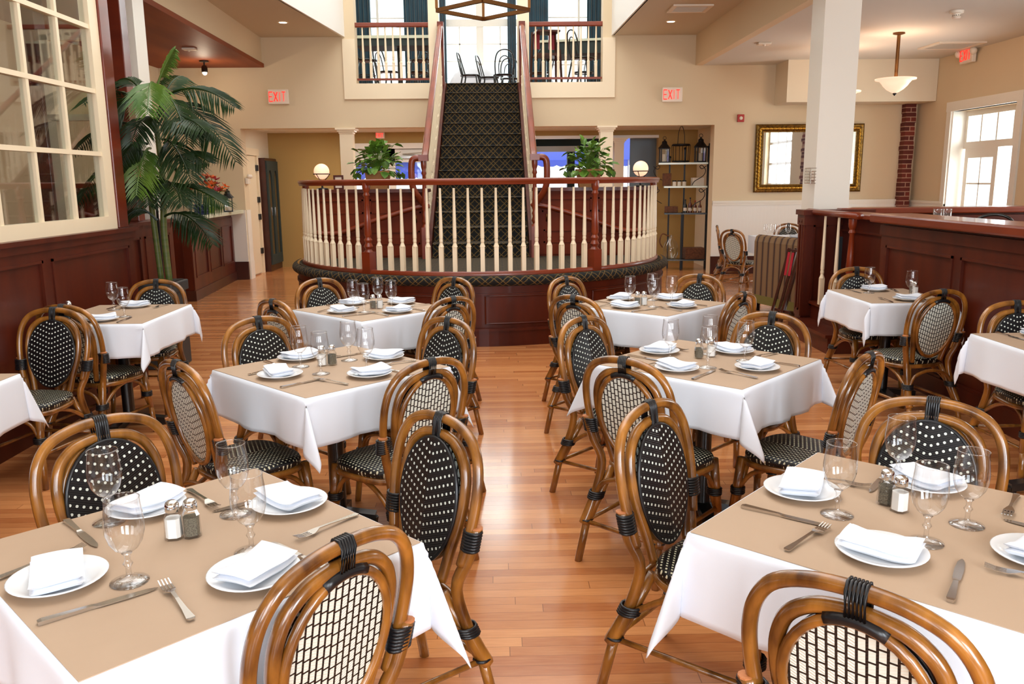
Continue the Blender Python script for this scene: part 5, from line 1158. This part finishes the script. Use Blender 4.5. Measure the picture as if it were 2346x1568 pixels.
def bentwood(x, y, rz, label):
    global BW
    if BW is None:
        t = BW = thing('bentwood_chair', label, 'chair', (x, y, 3.15), rz, 'black bentwood chairs in the gallery')
        M().lathe([(1e-4, .445), (.17, .445), (.2, .45), (.2, .475), (.18, .48), (1e-4, .47)], 24, caps=False).build('seat', 'black', t, True)
        M().tube(spline([(-.17, -.13, .46), (-.18, -.2, .7), (-.13, -.24, .86), (0, -.255, .91), (.13, -.24, .86), (.18, -.2, .7), (.17, -.13, .46)], 5), .013, 7).build('outer_hoop', 'black', t, True)
        M().tube(spline([(-.1, -.16, .46), (-.11, -.2, .62), (-.08, -.225, .75), (0, -.235, .80), (.08, -.225, .75), (.11, -.2, .62), (.1, -.16, .46)], 5), .01, 7).build('inner_hoop', 'black', t, True)
        for s in (-1, 1): M().tube(spline([(s*.16, -.13, .46), (s*.18, -.18, .2), (s*.2, -.22, 0)], 4), .015, 7).build('leg', 'black', t, True); M().tube(spline([(s*.14, .13, .46), (s*.17, .17, .2), (s*.18, .19, 0)], 4), .015, 7).build('leg', 'black', t, True)
        M().tube([(.16*cos(q), .16*sin(q), .22) for q in (2*pi*k/24 for k in range(24))], .01, 6, closed=True).build('ring_stretcher', 'black', t, True); return t
    return dup(BW, (x, y, 3.15), rz, label)
bentwood(-.42, 16.95, -pi/2*1.1, 'black bentwood chair side-on at the top of the stairs, first from the palm'); bentwood(-.06, 17.3, -pi/2*1.15, 'black bentwood chair side-on at the top of the stairs, behind another'); bentwood(.22, 16.9, .1, 'black bentwood chair facing away at the top of the stairs'); bentwood(.36, 17.55, pi, 'black bentwood chair partly hidden behind another by the gallery doors')
bentwood(-1.95, 16.35, -.9, 'black bentwood chair under the tall gallery table on the palm side, by the post leg'); bentwood(-1.4, 16.4, .8, 'black bentwood chair turned beside the tall gallery table leg'); bentwood(-2.15, 14.8, -1.3, 'black bentwood chair at the outer end of the palm side gallery opening'); bentwood(-1.2, 14.85, 1.4, 'black bentwood chair beside the middle post of the gallery, palm side')
bentwood(.92, 16.6, .5, 'black bentwood chair between the high chair and the long gallery table'); bentwood(1.75, 16.6, 2.4, 'black bentwood chair behind the long gallery table'); bentwood(1.55, 14.7, -1.2, 'black bentwood chair below the near corner of the long gallery table')
p = at(2268, 493, Y=7.1); bentwood(p.x, 7.1, -.4, 'black bentwood chair whose arched top just shows above the booth wall')
for o in COL.objects:
    if o.get('label', '').startswith('black bentwood chair whose arched'): o.location.z = .361; o['group'] = 'bentwood chairs behind the booth wall'
t = thing('bar_table', 'tall grey table on a black post in the palm side gallery opening', 'table', (-1.65, 15.6, 3.15)); M().box((-.75, -.35, .9), (.75, .35, .95)).build('tabletop', 'counter', t); M().box((-.72, -.32, .78), (.72, .32, .9)).build('apron', 'slate', t); M().lathe([(.24, 0), (.24, .03), (.045, .05), (.045, .78)], 14).build('post', 'black', t, 'auto')
t = thing('bar_table', 'long tall table with a dark apron behind the shelf rack side railing', 'table', (1.65, 15.6, 3.15), radians(-12)); M().box((-.75, -.45, .82), (.75, .45, .86)).build('tabletop', 'counter', t); M().box((-.72, -.42, .62), (.72, .42, .82)).build('apron', 'slate', t)
for sx in (-1, 1):
    for sy in (-1, 1): M().box((sx*.66-.035, sy*.36-.035, 0), (sx*.66+.035, sy*.36+.035, .62)).build('leg', 'black', t)
t = thing('high_chair', 'dark wooden high chair with red back panels behind the gallery railing', 'high chair', (.92, 14.75, 3.15), radians(10))
for x in (-.2, .2):
    for y in (-.16, .16): M().bar((x*1.15, y*1.2, 0), (x, y, .92 if y > 0 else .6), .03).build('leg', 'darkbase', t)
M().box((-.2, -.18, .5), (.2, .18, .54)).build('seat', 'darkbase', t); M().box((-.2, -.2, .88), (.2, .2, .91)).build('tray', 'darkbase', t)
for x in (-.13, .13): M().box((x-.05, .13, .64), (x+.05, .15, .88)).build('back_panel', 'redpanel' if 'redpanel' in MT else 'crimson', t)
mb = M(); R = random.Random(8)
mb.grid(lambda u, v: (1.0*(v*1.02)*cos(u*2*pi)*(.62+.05*sin(u*2*pi*9)*v), .42*.8*v*sin(u*2*pi)*(1+.08*sin(u*2*pi*9)*v), .78*(1-v**3.2)+.02), 72, 12)
o = mb.build('cloth_heap', 'linen', None, True); o.location = (-.38, 18.0, 3.15); tag(o, 'heap of white draped cloth in front of the gallery doors', 'cloth')
